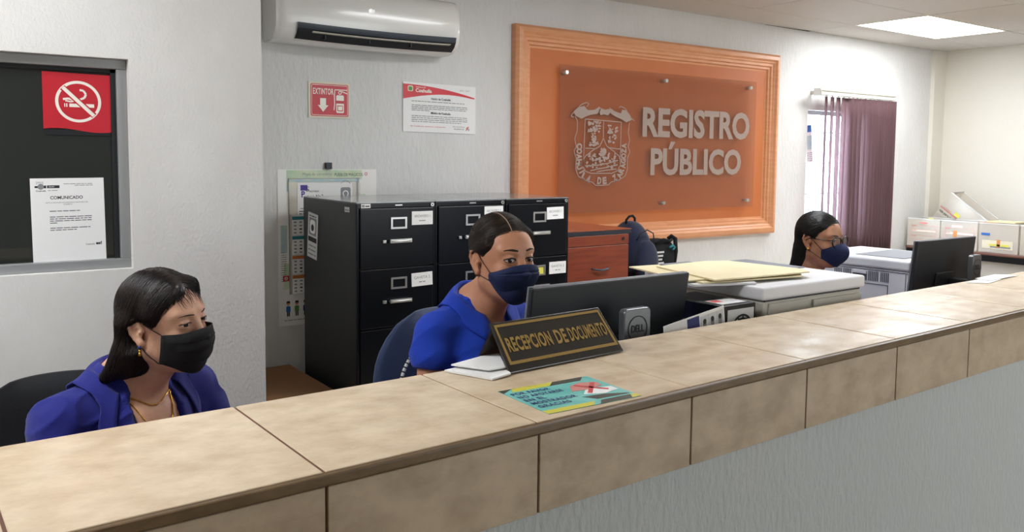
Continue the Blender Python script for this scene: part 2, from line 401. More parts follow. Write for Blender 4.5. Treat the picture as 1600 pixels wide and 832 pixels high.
st.fbox(fr, 0, .085, -.13, .19, 0, .001, 'paper'); st.fbox(fr, .0, .085, .13, .19, .001, .0015, 'blue_ink'); st.fbox(fr, .01, .075, -.02, .10, .001, .0015, 'map_blue')
rr = random.Random(3)
for k in range(5): st.words(fr, .008, -.115+k*.016, .07, .008, .0016, 'ink_soft', rr)
tag(st.build('window_notice'), 'tilted blue and white printed notice stuck on the bright window pane', 'notice')
# ------------------------------------------------------------------ reception counter
CA = .02843; CXF = RZ(CA)
ct_ = thing('reception_counter', 'long reception counter with beige tiled top, brown edge and grey stucco front', 'counter', (1.5, 1.2, 0))
ct_['_o'] = (0, 0, 0); ct_.location = (0, 0, 0)
U0, U1, VF, VBK, CT = -1.9, 4.75, 1.060, 1.440, 1.08
b = MB(CXF); b.box(U0, U1, 1.072, 1.40, 0, CT-.155, 'counter_stucco'); b.build('counter_wall', ct_)
b = MB(CXF); b.box(U0, U1, VF+.004, VBK-.003, CT-.155, CT-.002, 'grout'); b.build('grout_bed', ct_)
joints = [.0996+.3777*k for k in range(-6, 13)]
b = MB(CXF); gw = .0022; fb = MB(CXF)
for k in range(len(joints)-1):
    ua, ub = max(joints[k]+gw, U0), min(joints[k+1]-gw, U1)
    if ub <= ua: continue
    b.box(ua, ub, VF+.006, VBK, CT-.010, CT, 'counter_tile')
    fb.box(ua, ub, VF, VF+.01, CT-.155, CT-.020, 'counter_tile_shaded')
b.build('top_tiles', ct_, bevel=.0012, seg=1); fb.build('front_tiles', ct_, bevel=.001, seg=1)
MB(CXF).box(U0, U1, VF-.008, VF+.005, CT-.0165, CT-.0005, 'counter_lip').build('edge_strip', ct_, bevel=.003)
def cpt(u, v, z=CT): q = CXF @ Vector((u, v, z)); return (q.x, q.y, q.z)
# ------------------------------------------------------------------ orange recess panel and glass sign
oy = YB-.001; OX0, OX1, OZ0, OZ1 = 3.09, 5.705, .92, 2.355
t = thing('orange_panel', 'large orange painted wall panel in a moulded wooden frame', 'wall panel', ((OX0+OX1)/2, YB, OZ0))
MB().box(OX0+.12, OX1-.12, YB-.012, YB-.001, OZ0+.12, OZ1-.12, 'orange_paint').build('panel', t)
prof = [(0,0),(.0,.045),(.018,.062),(.045,.066),(.060,.050),(.066,.050),(.078,.040),(.094,.040),(.102,.028),(.118,.028),(.124,.014),(.150,.010),(.150,0)]
P = []
for ins, dp in prof:
    P.append([(OX0+ins, YB-dp, OZ0+ins), (OX1-ins, YB-dp, OZ0+ins), (OX1-ins, YB-dp, OZ1-ins), (OX0+ins, YB-dp, OZ1-ins)])
MB().grid(P, 'orange_frame', True, False).build('moulded_frame', t)
gy_ = YB-.045
t = thing('glass_sign', 'clear glass sign reading REGISTRO PÚBLICO with a frosted coat of arms', 'sign', (4.43, YB, 1.1))
GX0, GX1, GZ0, GZ1 = 3.44, 5.415, 1.145, 2.125
MB().box(GX0, GX1, gy_-.008, gy_, GZ0, GZ1, 'acrylic').build('glass_sheet', t)
for x in (3.49, 4.41, 5.34):
    for z in (GZ1-.05, GZ0+.05):
        MB().cyl((x, YB-.012, z), (x, gy_-.022, z), .013, 'chrome').build('standoff_bolt', t)
fr = Frame((0, gy_-.0095, 0), (1,0,0), (0,0,1))
l = MB()
l.text(fr, 'REGISTRO', 4.19, 1.668, 1.155, .213, 0, 'frosted_vinyl', bold=.035)
l.text(fr, 'PÚBLICO', 4.275, 1.395, .98, .245, 0, 'frosted_vinyl', bold=.035)
l.build('lettering', t)
# the coat of arms, drawn in a 602 x 832 frame and placed on the glass
e = MB(); EX0, EX1, EZ0, EZ1 = 3.535, 4.115, 1.315, 1.885
def q(x, y): return (EX0+(x-20)/560*(EX1-EX0), EZ1-(y-45)/765*(EZ1-EZ0))
def qs(*p): return [q(*a) for a in p]
V_ = 'frosted_vinyl'
rr = random.Random(11); zc = .0009
for pts in ([(40,130),(80,90),(130,75),(160,110),(215,105),(262,72),(270,105),(240,140),(190,150),(150,165),(110,190),(60,165)],
            [(255,110),(270,85),(310,98),(345,88),(360,115),(335,150),(300,140),(270,150)],
            [(345,75),(395,108),(450,125),(460,90),(500,95),(535,140),(550,180),(500,205),(450,175),(400,155),(360,130)]):
    e.poly(fr, qs(*pts), 0, .0008, V_)
for pts in ([(150,80),(170,55),(150,42),(110,60),(85,85)], [(20,170),(30,150),(50,135)], [(430,75),(445,60),(480,72),(505,95)], [(575,190),(560,175),(545,165)], [(30,160),(22,175),(45,178)],
            [(55,170),(75,210),(75,300),(55,370),(70,440),(50,480),(70,540),(68,640),(90,705),(150,745),(210,760),(240,790),(300,790),(350,785),(375,760),(440,745),(500,705),(520,640),(515,540),(540,480),(520,430),(535,370),(520,300),(530,205)],
            [(130,640),(140,190),(455,205),(450,560)], [(130,560),(132,620),(150,660),(200,680),(380,680),(430,655),(455,600),(450,560)],
            [(298,190),(298,360),(270,430),(210,470),(150,520),(130,560)], [(298,360),(330,430),(390,475),(440,520),(450,560)], [(145,452),(235,455)], [(355,445),(450,455)]):
    e.line(fr, qs(*pts), .006, .0004, V_)
for cx, cy0, n, sx, sy in ((220,255,46,55,48),(215,345,14,18,40),(215,410,14,35,16),(375,320,40,42,85),(290,530,60,115,38),(280,600,24,125,28),(300,480,14,25,25)):
    for k in range(n):
        x = cx+rr.uniform(-1,1)*sx; y = cy0+rr.uniform(-1,1)*sy; r = rr.uniform(7,14)
        zc += 6e-6; pp = qs(*[(x+r*rr.uniform(.6,1.2)*math.cos(a*PI/3), y+r*rr.uniform(.6,1.2)*math.sin(a*PI/3)) for a in range(6)]); e.add([fr.p(a_, b_, zc) for a_, b_ in pp][::-1], [tuple(range(6))], V_)
for pts in ([(145,610),(250,605),(330,590),(430,560)], [(190,655),(250,640),(330,625),(430,600)], [(250,665),(330,650),(420,640)]): e.line(fr, qs(*pts), .007, .0004, V_)
def cur(t_):   # lettering path: down the left, round the foot, up the right
    pts = [(100,410),(98,520),(100,615),(135,700),(200,738),(290,750),(385,738),(450,700),(482,620),(486,520),(488,400)]
    L = [0]
    for a, c in zip(pts[:-1], pts[1:]): L.append(L[-1]+math.hypot(c[0]-a[0], c[1]-a[1]))
    s = t_*L[-1]
    for i in range(len(pts)-1):
        if s <= L[i+1] or i == len(pts)-2:
            k = (s-L[i])/(L[i+1]-L[i]); a, c = pts[i], pts[i+1]; return a[0]+(c[0]-a[0])*k, a[1]+(c[1]-a[1])*k, math.atan2(-(c[1]-a[1]), c[0]-a[0])
S_ = 'COAHUILA DE ZARAGOZA'
for i, ch in enumerate(S_):
    if ch == ' ': continue
    x, y, a = cur((i+.5)/len(S_)); x, y = q(x, y); wch = .046 if ch != 'I' else .013
    e.text(fr, ch, x-wch/2, y-.025, wch*.8, .050, .0004, V_, bold=.06, ang=a)
e.build('coat_of_arms', t)
# ------------------------------------------------------------------ air conditioner
AX0, AX1 = 1.50, 2.58
t = thing('air_conditioner', 'white wall mounted air conditioner with its louvre open at the top of the wall', 'air conditioner', ((AX0+AX1)/2, YB, 2.10))
sec = [(4.40,2.105),(4.30,2.105),(4.245,2.115),(4.205,2.135),(4.185,2.165),(4.178,2.20),(4.176,2.28),(4.182,2.34),(4.20,2.385),(4.24,2.405),(4.40,2.41)]
P = []
xs_ = [AX0, AX0+.015]+list(np.linspace(AX0+.05, AX1-.05, 13))+[AX1-.015, AX1]
ac_top = MB()
for x in xs_:
    bow = 1-((x-(AX0+AX1)/2)/((AX1-AX0)/2))**2; k = -.022*bow**.8; e_ = .018 if x in (AX0, AX1) else 0
    P.append([(x, y+(k if y < 4.3 else 0)+(e_ if y < 4.35 else 0), z+(k*.6*max(0, min(1, (2.2-z)/.09)) if z < 2.2 and y < 4.31 else 0)-(e_ if z > 2.3 else -e_*.3)) for y, z in sec])
ac_top.grid(P, 'white_plastic'); ac_top.add(P[0], [tuple(range(len(sec)))], 'white_plastic'); ac_top.add(P[-1], [tuple(range(len(sec)))[::-1]], 'white_plastic')
body = ac_top.build('casing', t)
# outlet slot: dark recess following the lower front edge, with the louvre inside
n = 24; up_ = []; lo_ = []; dk = []
sl = MB(); ve = MB(); band = MB()
for i in range(n+1):
    s = i/n; x = AX0+.10+s*(AX1-AX0-.14); bow = 1-((x-2.04)/.54)**2
    yf = 4.172-.022*max(bow,0)**.8; up_.append((x, yf+.0, 2.196-.012*bow)); lo_.append((x, yf+.068, 2.117-.012*bow)); dk.append((x, yf+.016, 2.152-.012*bow))
# (slot follows points just outside the casing surface)
P = [[(a[0], a[1]-.002, a[2]) for a in up_], [(a[0], a[1]+.004, a[2]-.028) for a in up_], [(a[0], a[1]+.022, a[2]-.055) for a in up_], [(a[0], a[1]+.052, a[2]-.078) for a in up_]]
sl.grid(P[:2], 'ac_grey'); sl.grid(P[1:], 'ac_dark'); sl.build('outlet', t)
for k, (dy, dz) in enumerate(((.008,-.050),)):
    for a, c in zip(up_[2:-2], up_[3:-1]): ve.add([(a[0], a[1]+dy-.010, a[2]+dz+.010), (c[0], c[1]+dy-.010, c[2]+dz+.010), (c[0], c[1]+dy+.012, c[2]+dz+.006), (a[0], a[1]+dy+.012, a[2]+dz+.006)], [(0,1,2,3)], 'vane')
ve.build('louvre', t, solid=.004)
for k in range(3):
    x = 1.75+k*.25; MB().box(x-.004, x+.004, 4.168, 4.20, 2.118, 2.146, 'ac_dark').build('louvre_clip', t)
fr = Frame((0, 4.1525, 0), (1,0,0), (0,0,1)); lg = MB(); lg.ring(fr, 2.00, 2.285, .008, .011, 0, 'chrome', a0=.6, a1=5.6); lg.line(fr, [(1.994,2.285),(2.012,2.285)], .003, 0, 'chrome'); lg.line(fr, [(2.018,2.276),(2.018,2.294)], .003, 0, 'chrome'); lg.build('badge', t)
# ------------------------------------------------------------------ signs on the back wall
def wall_frame(x0, z0, y=YB-.001): return Frame((x0, y, z0), (1,0,0), (0,0,1))
t = thing('extinguisher_sign', 'small red EXTINTOR sign with arrow and fire extinguisher symbol', 'sign', (1.865, YB, 1.72))
fr = wall_frame(1.744, 1.722); W, Hh = .243, .196
MB().fbox(fr, 0, W, 0, Hh, .001, .004, 'sign_cream').build('plate', t)
def rrect(x0, x1, y0, y1, r, n=5):
    P = []
    for cx, cy0, a in ((x1-r,y1-r,0),(x0+r,y1-r,PI/2),(x0+r,y0+r,PI),(x1-r,y0+r,1.5*PI)):
        for k in range(n+1): P.append((cx+r*math.cos(a+k*PI/2/n), cy0+r*math.sin(a+k*PI/2/n)))
    return P
b = MB(); b.poly(fr, rrect(.012, W-.010, .010, Hh-.010, .010), .004, .0045, 'sign_red'); b.poly(fr, rrect(.017, W-.015, .015, Hh-.015, .008), .0045, .005, 'sign_white'); b.poly(fr, rrect(.0195, W-.0175, .0175, Hh-.0175, .006), .005, .0055, 'sign_red'); b.build('red_field', t)
b = MB(); b.text(fr, 'EXTINTOR', .026, .128, .118, .034, .006, 'sign_white', bold=.02, spacing=1.12)
b.poly(fr, [(.066,.108),(.066,.070),(.052,.070),(.083,.034),(.114,.070),(.100,.070),(.100,.108)], .0055, .006, 'sign_white')
b.poly(fr, rrect(.160,.205,.030,.128,.008), .0055, .006, 'sign_white'); b.fbox(fr, .160,.205,.082,.098,.006,.0065,'sign_red')
b.fbox(fr, .166,.199,.040,.072,.006,.0065,'sign_red'); b.fbox(fr, .170,.195,.045,.067,.0065,.007,'sign_white')
b.ring(fr, .182, .142, .006, .010, .006, 'sign_white'); b.line(fr, [(.150,.157),(.225,.157)], .005, .006, 'sign_white'); b.line(fr, [(.190,.150),(.225,.138)], .005, .006, 'sign_white')
b.line(fr, [(.152,.157),(.149,.12),(.150,.075),(.146,.045)], .005, .006, 'sign_white'); b.build('lettering', t)
t = thing('mission_poster', 'white poster headed Coahuila with a curved red band across its top', 'poster', (2.57, YB, 1.66))
fr = wall_frame(2.318, 1.662); W, Hh = .50, .288; fr.u = Vector((1,0,-.012)).normalized()
MB().fbox(fr, 0, W, 0, Hh, .001, .006, 'paper').build('board', t)
b = MB(); n = 16; top = [(i/n*W*.985, Hh*(.975-.20*(i/n)**2.0)-.004) for i in range(n+1)]; bot = [(i/n*W*.985, Hh*(.66+.125*math.sin(min(1,i/n*1.02)*PI*.82)+.01*(i/n))) for i in range(n+1)]
for i in range(n): b.add([fr.p(*bot[i],.0065), fr.p(*bot[i+1],.0065), fr.p(*top[i+1],.0065), fr.p(*top[i],.0065)], [(0,1,2,3)], 'poster_red')
b.build('red_band', t)
b = MB(); rr = random.Random(4); d = .0072
b.text(fr, 'Gobierno de', .083, .258, .066, .009, d, 'sign_white'); b.text(fr, 'Coahuila', .082, .232, .108, .022, d, 'sign_white', bold=.03)
b.text(fr, 'Visión de Coahuila', .185, .192, .135, .013, d, 'ink', bold=.02); b.text(fr, 'Misión de Coahuila', .185, .108, .135, .013, d, 'ink', bold=.02)
for z, x, wd in ((.178,.055,.37),(.155,.055,.385),(.145,.055,.385),(.135,.055,.385),(.125,.055,.12),(.092,.055,.385),(.081,.055,.385),(.070,.055,.385),(.059,.055,.34)): b.words(fr, x, z, wd, .007, d, 'ink_soft', rr)
b.text(fr, 'En Coahuila, estamos trabajando', .05, .028, .235, .010, d, 'poster_red'); b.text(fr, '2012 - 2017', .385, .255, .07, .009, d, 'ink_soft')
b.text(fr, 'Una nueva forma', .335, .036, .085, .009, d, 'ink_soft'); b.text(fr, 'de gobernar', .345, .020, .072, .011, d, 'ink'); b.build('lettering', t)
b = MB(); b.poly(fr, rrect(.030,.065,.235,.268,.008), .0065, .007, 'sign_cream'); b.poly(fr, rrect(.036,.059,.239,.262,.006), .007, .0073, 'green_print'); b.build('emblem', t)
b = MB(); b.ring(fr, .440, .032, .004, .008, d, 'orange_print'); b.line(fr, [(.43,.018),(.45,.045)], .004, d, 'sign_red'); b.line(fr, [(.455,.03),(.448,.018)], .004, d, 'blue_ink'); b.build('logo', t)
# map poster, certificate in a clear sleeve, calendar strip, black clip
t = thing('map_poster', 'tall pale road map poster headed PUEBLOS MAGICOS, lowest layer by the wall corner', 'poster', (1.85, YB, .6))
fr = wall_frame(1.567, .588); W, Hh = .58, .852
MB().fbox(fr, 0, W, 0, Hh, .001, .0025, 'map_ground').build('sheet', t)
b = MB(); b.fbox(fr, .05, W-.09, Hh-.055, Hh-.004, .0025, .003, 'map_green'); b.fbox(fr, .05, W-.16, Hh-.12, Hh-.058, .0025, .003, 'map_blue'); b.disc(fr, .085, Hh-.075, .030, .0032, 'yellow_card')
b.fbox(fr, W-.12, W-.07, Hh-.27, Hh-.14, .0025, .003, 'map_green'); b.fbox(fr, .015, .05, .40, .55, .0025, .003, 'map_blue'); b.fbox(fr, .03, .12, .20, .34, .0025, .003, 'map_green'); b.build('map_print', t)
b = MB(); b.text(fr, 'Mapa de carreteras', .14, Hh-.038, .17, .020, .0035, 'ink_soft'); b.text(fr, 'PUEBLOS MÁGICOS', .325, Hh-.038, .17, .022, .0035, 'ink', bold=.0); b.ring(fr, .515, Hh-.026, .006, .009, .0035, 'sign_red')
rr = random.Random(9)
for k in range(14): b.words(fr, .015, .40-k*.012, .03, .006, .0035, 'ink_soft', rr)
for k in range(10): b.words(fr, .09, .33-k*.012, .05, .006, .0035, 'ink_soft', rr)
b.words(fr, .03, .028, .4, .007, .0035, 'ink_soft', rr); b.build('lettering', t)
b = MB(); b.fbox(fr, .024, .058, .246, .276, .003, .0035, 'sign_red'); b.ring(fr, .041, .261, .007, .010, .0038, 'sign_white'); b.line(fr, [(.036,.261),(.046,.261)], .003, .0038, 'sign_white'); b.line(fr, [(.041,.256),(.041,.266)], .003, .0038, 'sign_white'); b.build('camera_symbol', t)
for k in range(3):
    x = .052+k*.048; b = MB(); c = ['blue_ink','green_print','navy_ink'][k]
    b.poly(fr, rrect(x-.012,x+.012,.075,.108,.006), .003, .0035, c); b.disc(fr, x, .122, .010, .0035, 'skin_print'); b.poly(fr, [(x-.011,.124),(x+.011,.124),(x+.008,.136),(x-.008,.136)], .0035, .004, 'ink')
    b.fbox(fr, x-.008, x-.001, .052, .076, .003, .0035, 'ink'); b.fbox(fr, x+.001, x+.008, .052, .076, .003, .0035, 'ink'); b.build('printed_figure', t)
t = thing('certificate', 'notary certificate with blue borders in a clear grey sleeve hung over the map', 'certificate', (1.83, YB, 1.0))
fr = wall_frame(1.625, .76, YB-.006); W, Hh = .42, .632
MB().fbox(fr, 0, W, 0, Hh, 0, .002, 'clear_plastic').build('sleeve', t)
MB().fbox(fr, .05, W-.05, .25, Hh-.025, .002, .003, 'paper').build('sheet', t)
b = MB(); b.fbox(fr, .005, W-.005, Hh-.020, Hh-.006, .002, .0035, 'map_blue'); b.poly(fr, [(0,Hh-.004),(W,Hh-.004),(W,Hh),(0,Hh)], .002, .004, 'alu_dark'); b.fbox(fr, 0, .004, 0, Hh, .002, .004, 'alu_dark'); b.fbox(fr, W-.020, W-.012, 0, Hh, .002, .004, 'alu_dark'); b.build('sleeve_edge', t)
b = MB(); b.fbox(fr, .067, .107, .565, .595, .003, .0035, 'purple_print'); b.text(fr, 'S', .098, .560, .018, .026, .0038, 'ink'); b.text(fr, 'P', .072, .528, .020, .034, .0038, 'purple_print', bold=.03)
b.text(fr, 'NOTARIA', .118, .555, .055, .010, .0038, 'ink'); b.text(fr, 'UBLICA', .096, .528, .050, .010, .0038, 'ink'); b.text(fr, 'No.2', .155, .524, .042, .018, .0038, 'ink', bold=.02)
b.words(fr, .14, .49, .22, .016, .0038, 'ink_soft', random.Random(1)); b.words(fr, .065, .465, .22, .008, .0038, 'ink_soft', random.Random(2))
for k in range(4): b.words(fr, .058, .45-k*.014, .05, .008, .0038, 'ink', random.Random(k))
b.poly(fr, rrect(.300,.360,.510,.580,.012), .003, .0035, 'ink_soft'); b.ring(fr, .33, .545, .012, .018, .0038, 'paper'); b.ring(fr, .33, .585, .030, .034, .0038, 'ink_soft', a0=.5, a1=2.6)
b.build('lettering', t)
t = thing('calendar_strip', 'column of four small month calendars hanging beside the black filing cabinet', 'calendar', (1.68, YB, .8))
fr = wall_frame(1.642, .755, YB-.0105)
MB().fbox(fr, 0, .20, 0, .44, 0, .0015, 'paper_grey').build('backing', t)
for k in range(4):
    z = .33-k*.107; b = MB(); b.fbox(fr, 0, .10, z+.082, z+.100, .0015, .003, ['teal_print','teal_print','orange_print','orange_print'][k]); b.fbox(fr, 0, .10, z, z+.082, .0015, .0025, 'paper'); b.fbox(fr, .10, .105, z, z+.1, .0015, .003, 'ink_soft')
    for r in range(4):
        for c in range(3): b.fbox(fr, .010+c*.031, .024+c*.031, z+.008+r*.019, z+.016+r*.019, .0025, .003, 'ink' if (r, c) == (1, 1) else 'ink_soft')
    b.build('month_page', t)
t = thing('binder_clip', 'small black clip fixed to the wall above the map poster', 'clip', (1.86, YB, 1.44))
MB().box(1.835, 1.872, YB-.022, YB-.001, 1.442, 1.478, 'black_plastic').build('clip_body', t, bevel=.003)
MB().tube([(1.846, YB-.012, 1.445),(1.844, YB-.012, 1.425),(1.855, YB-.012, 1.418),(1.866, YB-.012, 1.425),(1.866, YB-.012, 1.445)], .0015, 'chrome').build('wire', t)
# ------------------------------------------------------------------ signs on the left window
k_ = 2.749/2.62
def wl(x, z): return (x*k_, 1.52+(z-1.52)*k_)
t = thing('no_smoking_sign', 'red square no smoking sign on the dark office window', 'sign', (.39, YL+.048, 1.6))
gyL = YL+.0485
A = wl(.285, 1.741); B_ = wl(.456, 1.581)
fr = Frame((A[0], gyL, B_[1]-.004), (1,0,0), (0,0,1)); W = B_[0]-A[0]; Hh = A[1]-B_[1]
pts = [(0,0)]+[(W*i/10, .006+.006*math.sin(i/10*PI*1.2)) for i in range(0, 11)]+[(W, Hh),(0, Hh+.002)]
pts = [(W*i/10, .004+.006*math.sin(.6+i/10*PI*1.6)) for i in range(0, 11)]+[(W, Hh),(0, Hh+.002)]
MB().poly(fr, pts, .001, .0022, 'sign_red').build('sheet', t)
MB().fbox(fr, .004, W-.004, -.010, .006, .0002, .0008, 'black_plastic').build('lower_edge', t)
b = MB(); cx, cz, R_ = W*.51, Hh*.52, .060
b.ring(fr, cx, cz, R_*.865, R_, .0024, 'sign_white')
b.fbox(fr, cx-.024, cx+.041, cz-.016, cz-.006, .0022, .0026, 'sign_white'); b.fbox(fr, cx-.032, cx-.029, cz-.016, cz-.006, .0022, .0026, 'sign_white'); b.fbox(fr, cx-.037, cx-.0345, cz-.016, cz-.006, .0022, .0026, 'sign_white')
b.line(fr, [(cx-.040,cz+.006),(cx-.026,cz+.008),(cx-.010,cz+.004),(cx+.004,cz+.006),(cx+.016,cz+.012),(cx+.020,cz+.022),(cx+.014,cz+.032),(cx+.004,cz+.034)], .006, .0026, 'sign_white')
b.line(fr, [(cx-.034,cz+.002),(cx-.020,cz-.001),(cx-.006,cz+.003)], .004, .0026, 'sign_white')
b.line(fr, [(cx-R_*.68, cz+R_*.66),(cx+R_*.68, cz-R_*.66)], .017, .0028, 'sign_red'); b.line(fr, [(cx-R_*.66, cz+R_*.66),(cx+R_*.66, cz-R_*.66)], .010, .0030, 'sign_white')
b.build('symbol', t)
A = wl(.250, 1.452); B_ = wl(.432, 1.206)
t = thing('notice_sheet', 'white COMUNICADO notice sheet taped to the dark office window', 'notice', (.35, gyL, 1.19))
fr = Frame((A[0], gyL, B_[1]-.004), (1,0,0.008), (-.008,0,1)); W = B_[0]-A[0]; Hh = A[1]-B_[1]
MB().fbox(fr, 0, W, 0, Hh, .001, .0016, 'paper').build('sheet', t)
b = MB(); d = .0018; rr = random.Random(6); u = W/260
X = lambda p: (p-105)*u
Zf = lambda p: Hh-(p-475)*u
b.text(fr, 'COMUNICADO', X(172), Zf(558), 115*u, 13*u, d, 'ink', bold=.02)
b.text(fr, 'ANTE LA SITUACIÓN DE EMERGENCIA SANITARIA POR', X(155), Zf(573), 150*u, 5*u, d, 'ink'); b.text(fr, 'COVID-19', X(218), Zf(581), 30*u, 5*u, d, 'ink')
b.text(fr, 'Gobierno', X(125), Zf(492), 26*u, 5*u, d, 'ink'); b.text(fr, 'de Coahuila', X(125), Zf(498), 26*u, 5*u, d, 'ink'); b.text(fr, 'Coahuila', X(124), Zf(527), 34*u, 6*u, d, 'ink', bold=.02)
b.words(fr, X(220), Zf(499), 105*u, 4*u, d, 'ink_soft', rr); b.words(fr, X(260), Zf(505), 65*u, 4*u, d, 'ink_soft', rr); b.words(fr, X(165), Zf(524), 35*u, 4*u, d, 'ink_soft', rr)
for yy, x, w_ in ((606,168,110),(629,168,150),(637,168,148),(645,168,148),(653,168,25),(673,168,150),(681,168,100)): b.words(fr, X(x), Zf(yy), w_*u, 5*u, d, 'ink', rr)
b.text(fr, 'es!', X(328), Zf(745), 22*u, 13*u, d, 'ink', bold=.05); b.text(fr, 'Coahuila', X(292), Zf(745), 32*u, 7*u, d, 'ink'); b.build('lettering', t)
b = MB(); b.poly(fr, [(X(120),Zf(512)),(X(160),Zf(514)),(X(160),Zf(503)),(X(120),Zf(505))], .0016, .0018, 'ink'); b.disc(fr, X(141), Zf(508), 11*u, .002, 'ink_soft'); b.fbox(fr, X(163), X(206), Zf(514), Zf(503), .0016, .0018, 'ink'); b.text(fr, 'SEGURO', X(168), Zf(511), 20*u, 5*u, .002, 'paper'); b.build('emblem', t)
# ------------------------------------------------------------------ filing cabinets
CW, CD, CH = .420, .66, 1.30
def filing_cabinet(x0, y0, label, cards, holder_yellow=None):
    t = thing('filing_cabinet', label, 'filing cabinet', (x0+CW/2, y0+CD/2, 0), 'black filing cabinets in a row')
    b = MB(); b.box(x0, x0+.012, y0+.012, y0+CD, 0, CH-.006, 'cabinet_side').box(x0+CW-.012, x0+CW, y0+.012, y0+CD, 0, CH-.006, 'cabinet_side')
    b.box(x0+.012, x0+CW-.012, y0+CD-.012, y0+CD, 0, CH-.006, 'cabinet_side').box(x0+.001, x0+CW-.001, y0+.018, y0+.03, 0.04, CH-.006, 'cabinet_black')
    b.box(x0, x0+CW, y0, y0+.018, CH-.028, CH-.006, 'cabinet_black'); b.box(x0, x0+.012, y0, y0+.018, 0, CH-.028, 'cabinet_black'); b.box(x0+CW-.012, x0+CW, y0, y0+.018, 0, CH-.028, 'cabinet_black'); b.box(x0+.012,x0+CW-.012,y0+.02,y0+CD-.012,0,.06,'cabinet_black')
    b.build('body', t, bevel=.002)
    MB().box(x0, x0+CW, y0, y0+CD, CH-.006, CH, 'cabinet_top_sheen').build('top', t, bevel=.002)
    b = MB(); b.cyl((x0+CW-.02, y0+.002, CH-.018), (x0+CW-.02, y0-.008, CH-.018), .009, 'chrome').cyl((x0+CW-.02, y0-.008, CH-.018), (x0+CW-.02, y0-.0085, CH-.018), .004, 'ink'); b.build('lock', t)
    MB().box(x0+.20, x0+.238, y0-.0015, y0+.001, CH-.019, CH-.014, 'chrome').build('badge', t)
    for k in range(4):
        z1 = CH-.030-.2895*k; z0 = z1-.283
        d = MB().box(x0+.014, x0+CW-.014, y0-.006, y0+.016, z0, z1, 'cabinet_black').build('drawer', t, bevel=.004)
        hx = x0+.22; b = MB(); hz = z1-.158
        b.tube([(hx-.052, y0-.006, hz),(hx-.050, y0-.024, hz),(hx, y0-.028, hz),(hx+.050, y0-.024, hz),(hx+.052, y0-.006, hz)], .006, 'chrome', 8)
        b.box(hx-.058, hx+.058, y0-.026, y0-.018, hz-.008, hz+.010, 'chrome'); b.build('handle', d, bevel=.002)
        MB().box(x0+.128, x0+.146, y0-.016, y0-.006, hz-.008, hz+.006, 'chrome').build('thumb_latch', d, bevel=.002)
        b = MB(); fr = Frame((x0+.172, y0-.0065, z1-.100), (1,0,0), (0,0,1)); w_, h_ = .086, .056
        for a in ((0,w_,0,.009),(0,w_,h_-.009,h_),(0,.010,.009,h_-.009),(w_-.010,w_,.009,h_-.009)): b.fbox(fr, a[0], a[1], a[2], a[3], 0, .005, 'chrome')
        b.fbox(fr, .01, w_-.01, .009, h_-.009, 0, .001, 'yellow_card' if holder_yellow == k else 'cabinet_black'); b.build('label_holder', d)
        if k < 2 and cards[k]:
            c = cards[k]; b = MB(); fr = Frame((x0+c[0], y0-.0075, z1-c[1]), (1,0,c[3]), (-c[3],0,1))
            b.fbox(fr, 0, .116, 0, .066, 0, .0012, 'paper'); b.text(fr, c[2], .014, .036, .088, .013, .0016, 'ink_soft')
            b.words(fr, .04, .018, .035, .008, .0016, 'ink_soft', random.Random(k)); b.build('paper_label', d)
    return t
y0 = 3.60; x0 = 1.657
c1 = filing_cabinet(x0, y0, 'left black four drawer filing cabinet with a sticker card on its open side', [(.285,.085,'ARCHIVERO 1',.0),(.285,.098,'GAVETA 2',.03)])
b = MB(); fr = Frame((x0+.022, y0-.001, CH-.027), (1,0,0), (0,0,1)); b.fbox(fr, 0, .048, 0, .020, 0, .001, 'paper'); b.fbox(fr, .004,.018,.004,.016,.001,.0015,'ink_soft'); b.words(fr, .021,.006,.024,.010,.0016,'ink',random.Random(1)); b.build('inventory_sticker', c1)
frs = Frame((x0-.001, y0+CD, 0), (0,-1,0), (0,0,1))   # open left side, u runs towards the front
b = MB(); b.fbox(frs, CD-.13, CD-.075, CH-.050, CH-.026, 0, .001, 'paper_grey'); b.words(frs, CD-.125, CH-.043, .045, .010, .0015, 'ink_soft', random.Random(2)); b.build('side_sticker', c1)
f2 = Frame((x0-.001, y0+CD-.075, CH-.075), (0,-1,-.10), (0,-.10,1)); b = MB()
b.fbox(f2, 0, .13, -.235, 0, 0, .0015, 'paper_grey'); b.fbox(f2, .018, .112, -.115, -.025, .0015, .002, 'ink_soft'); b.poly(f2, rrect(.03,.10,-.105,-.035,.02), .002, .0025, 'paper'); b.disc(f2, .065, -.075, .018, .003, 'ink'); b.words(f2, .02, -.018, .09, .010, .003, 'ink', random.Random(3)); b.fbox(f2, .01, .12, -.15, -.125, .0015, .002, 'ink')
for k in range(3): b.words(f2, .015, -.175-k*.022, .1, .012, .002, 'ink_soft', random.Random(k))
b.build('side_card', c1)
filing_cabinet(x0+CW+.003, y0+.004, 'middle black four drawer filing cabinet behind the woman in the blue polo', [(.285,.072,'ARCHIVERO 2',.0),(.285,.098,'GAVETA 2',.02)])
filing_cabinet(x0+2*CW+.006, y0+.002, 'right black four drawer filing cabinet beside the reddish wooden cabinet', [(.265,.088,'ARCHIVERO 3',.02),(.285,.098,'GAVETA 2',.0)], holder_yellow=1)
# box by the corner
t = thing('cardboard_box', 'brown cardboard box on the floor between wall corner and filing cabinet', 'box', (1.3, 4.0, 0))
b = MB(); b.box(1.02, 1.60, 3.75, 4.36, 0, .34, 'cardboard'); b.build('body', t, bevel=.004)
MB().box(1.005, 1.615, 3.735, 4.375, .34, .38, 'cardboard').build('lid', t, bevel=.004)
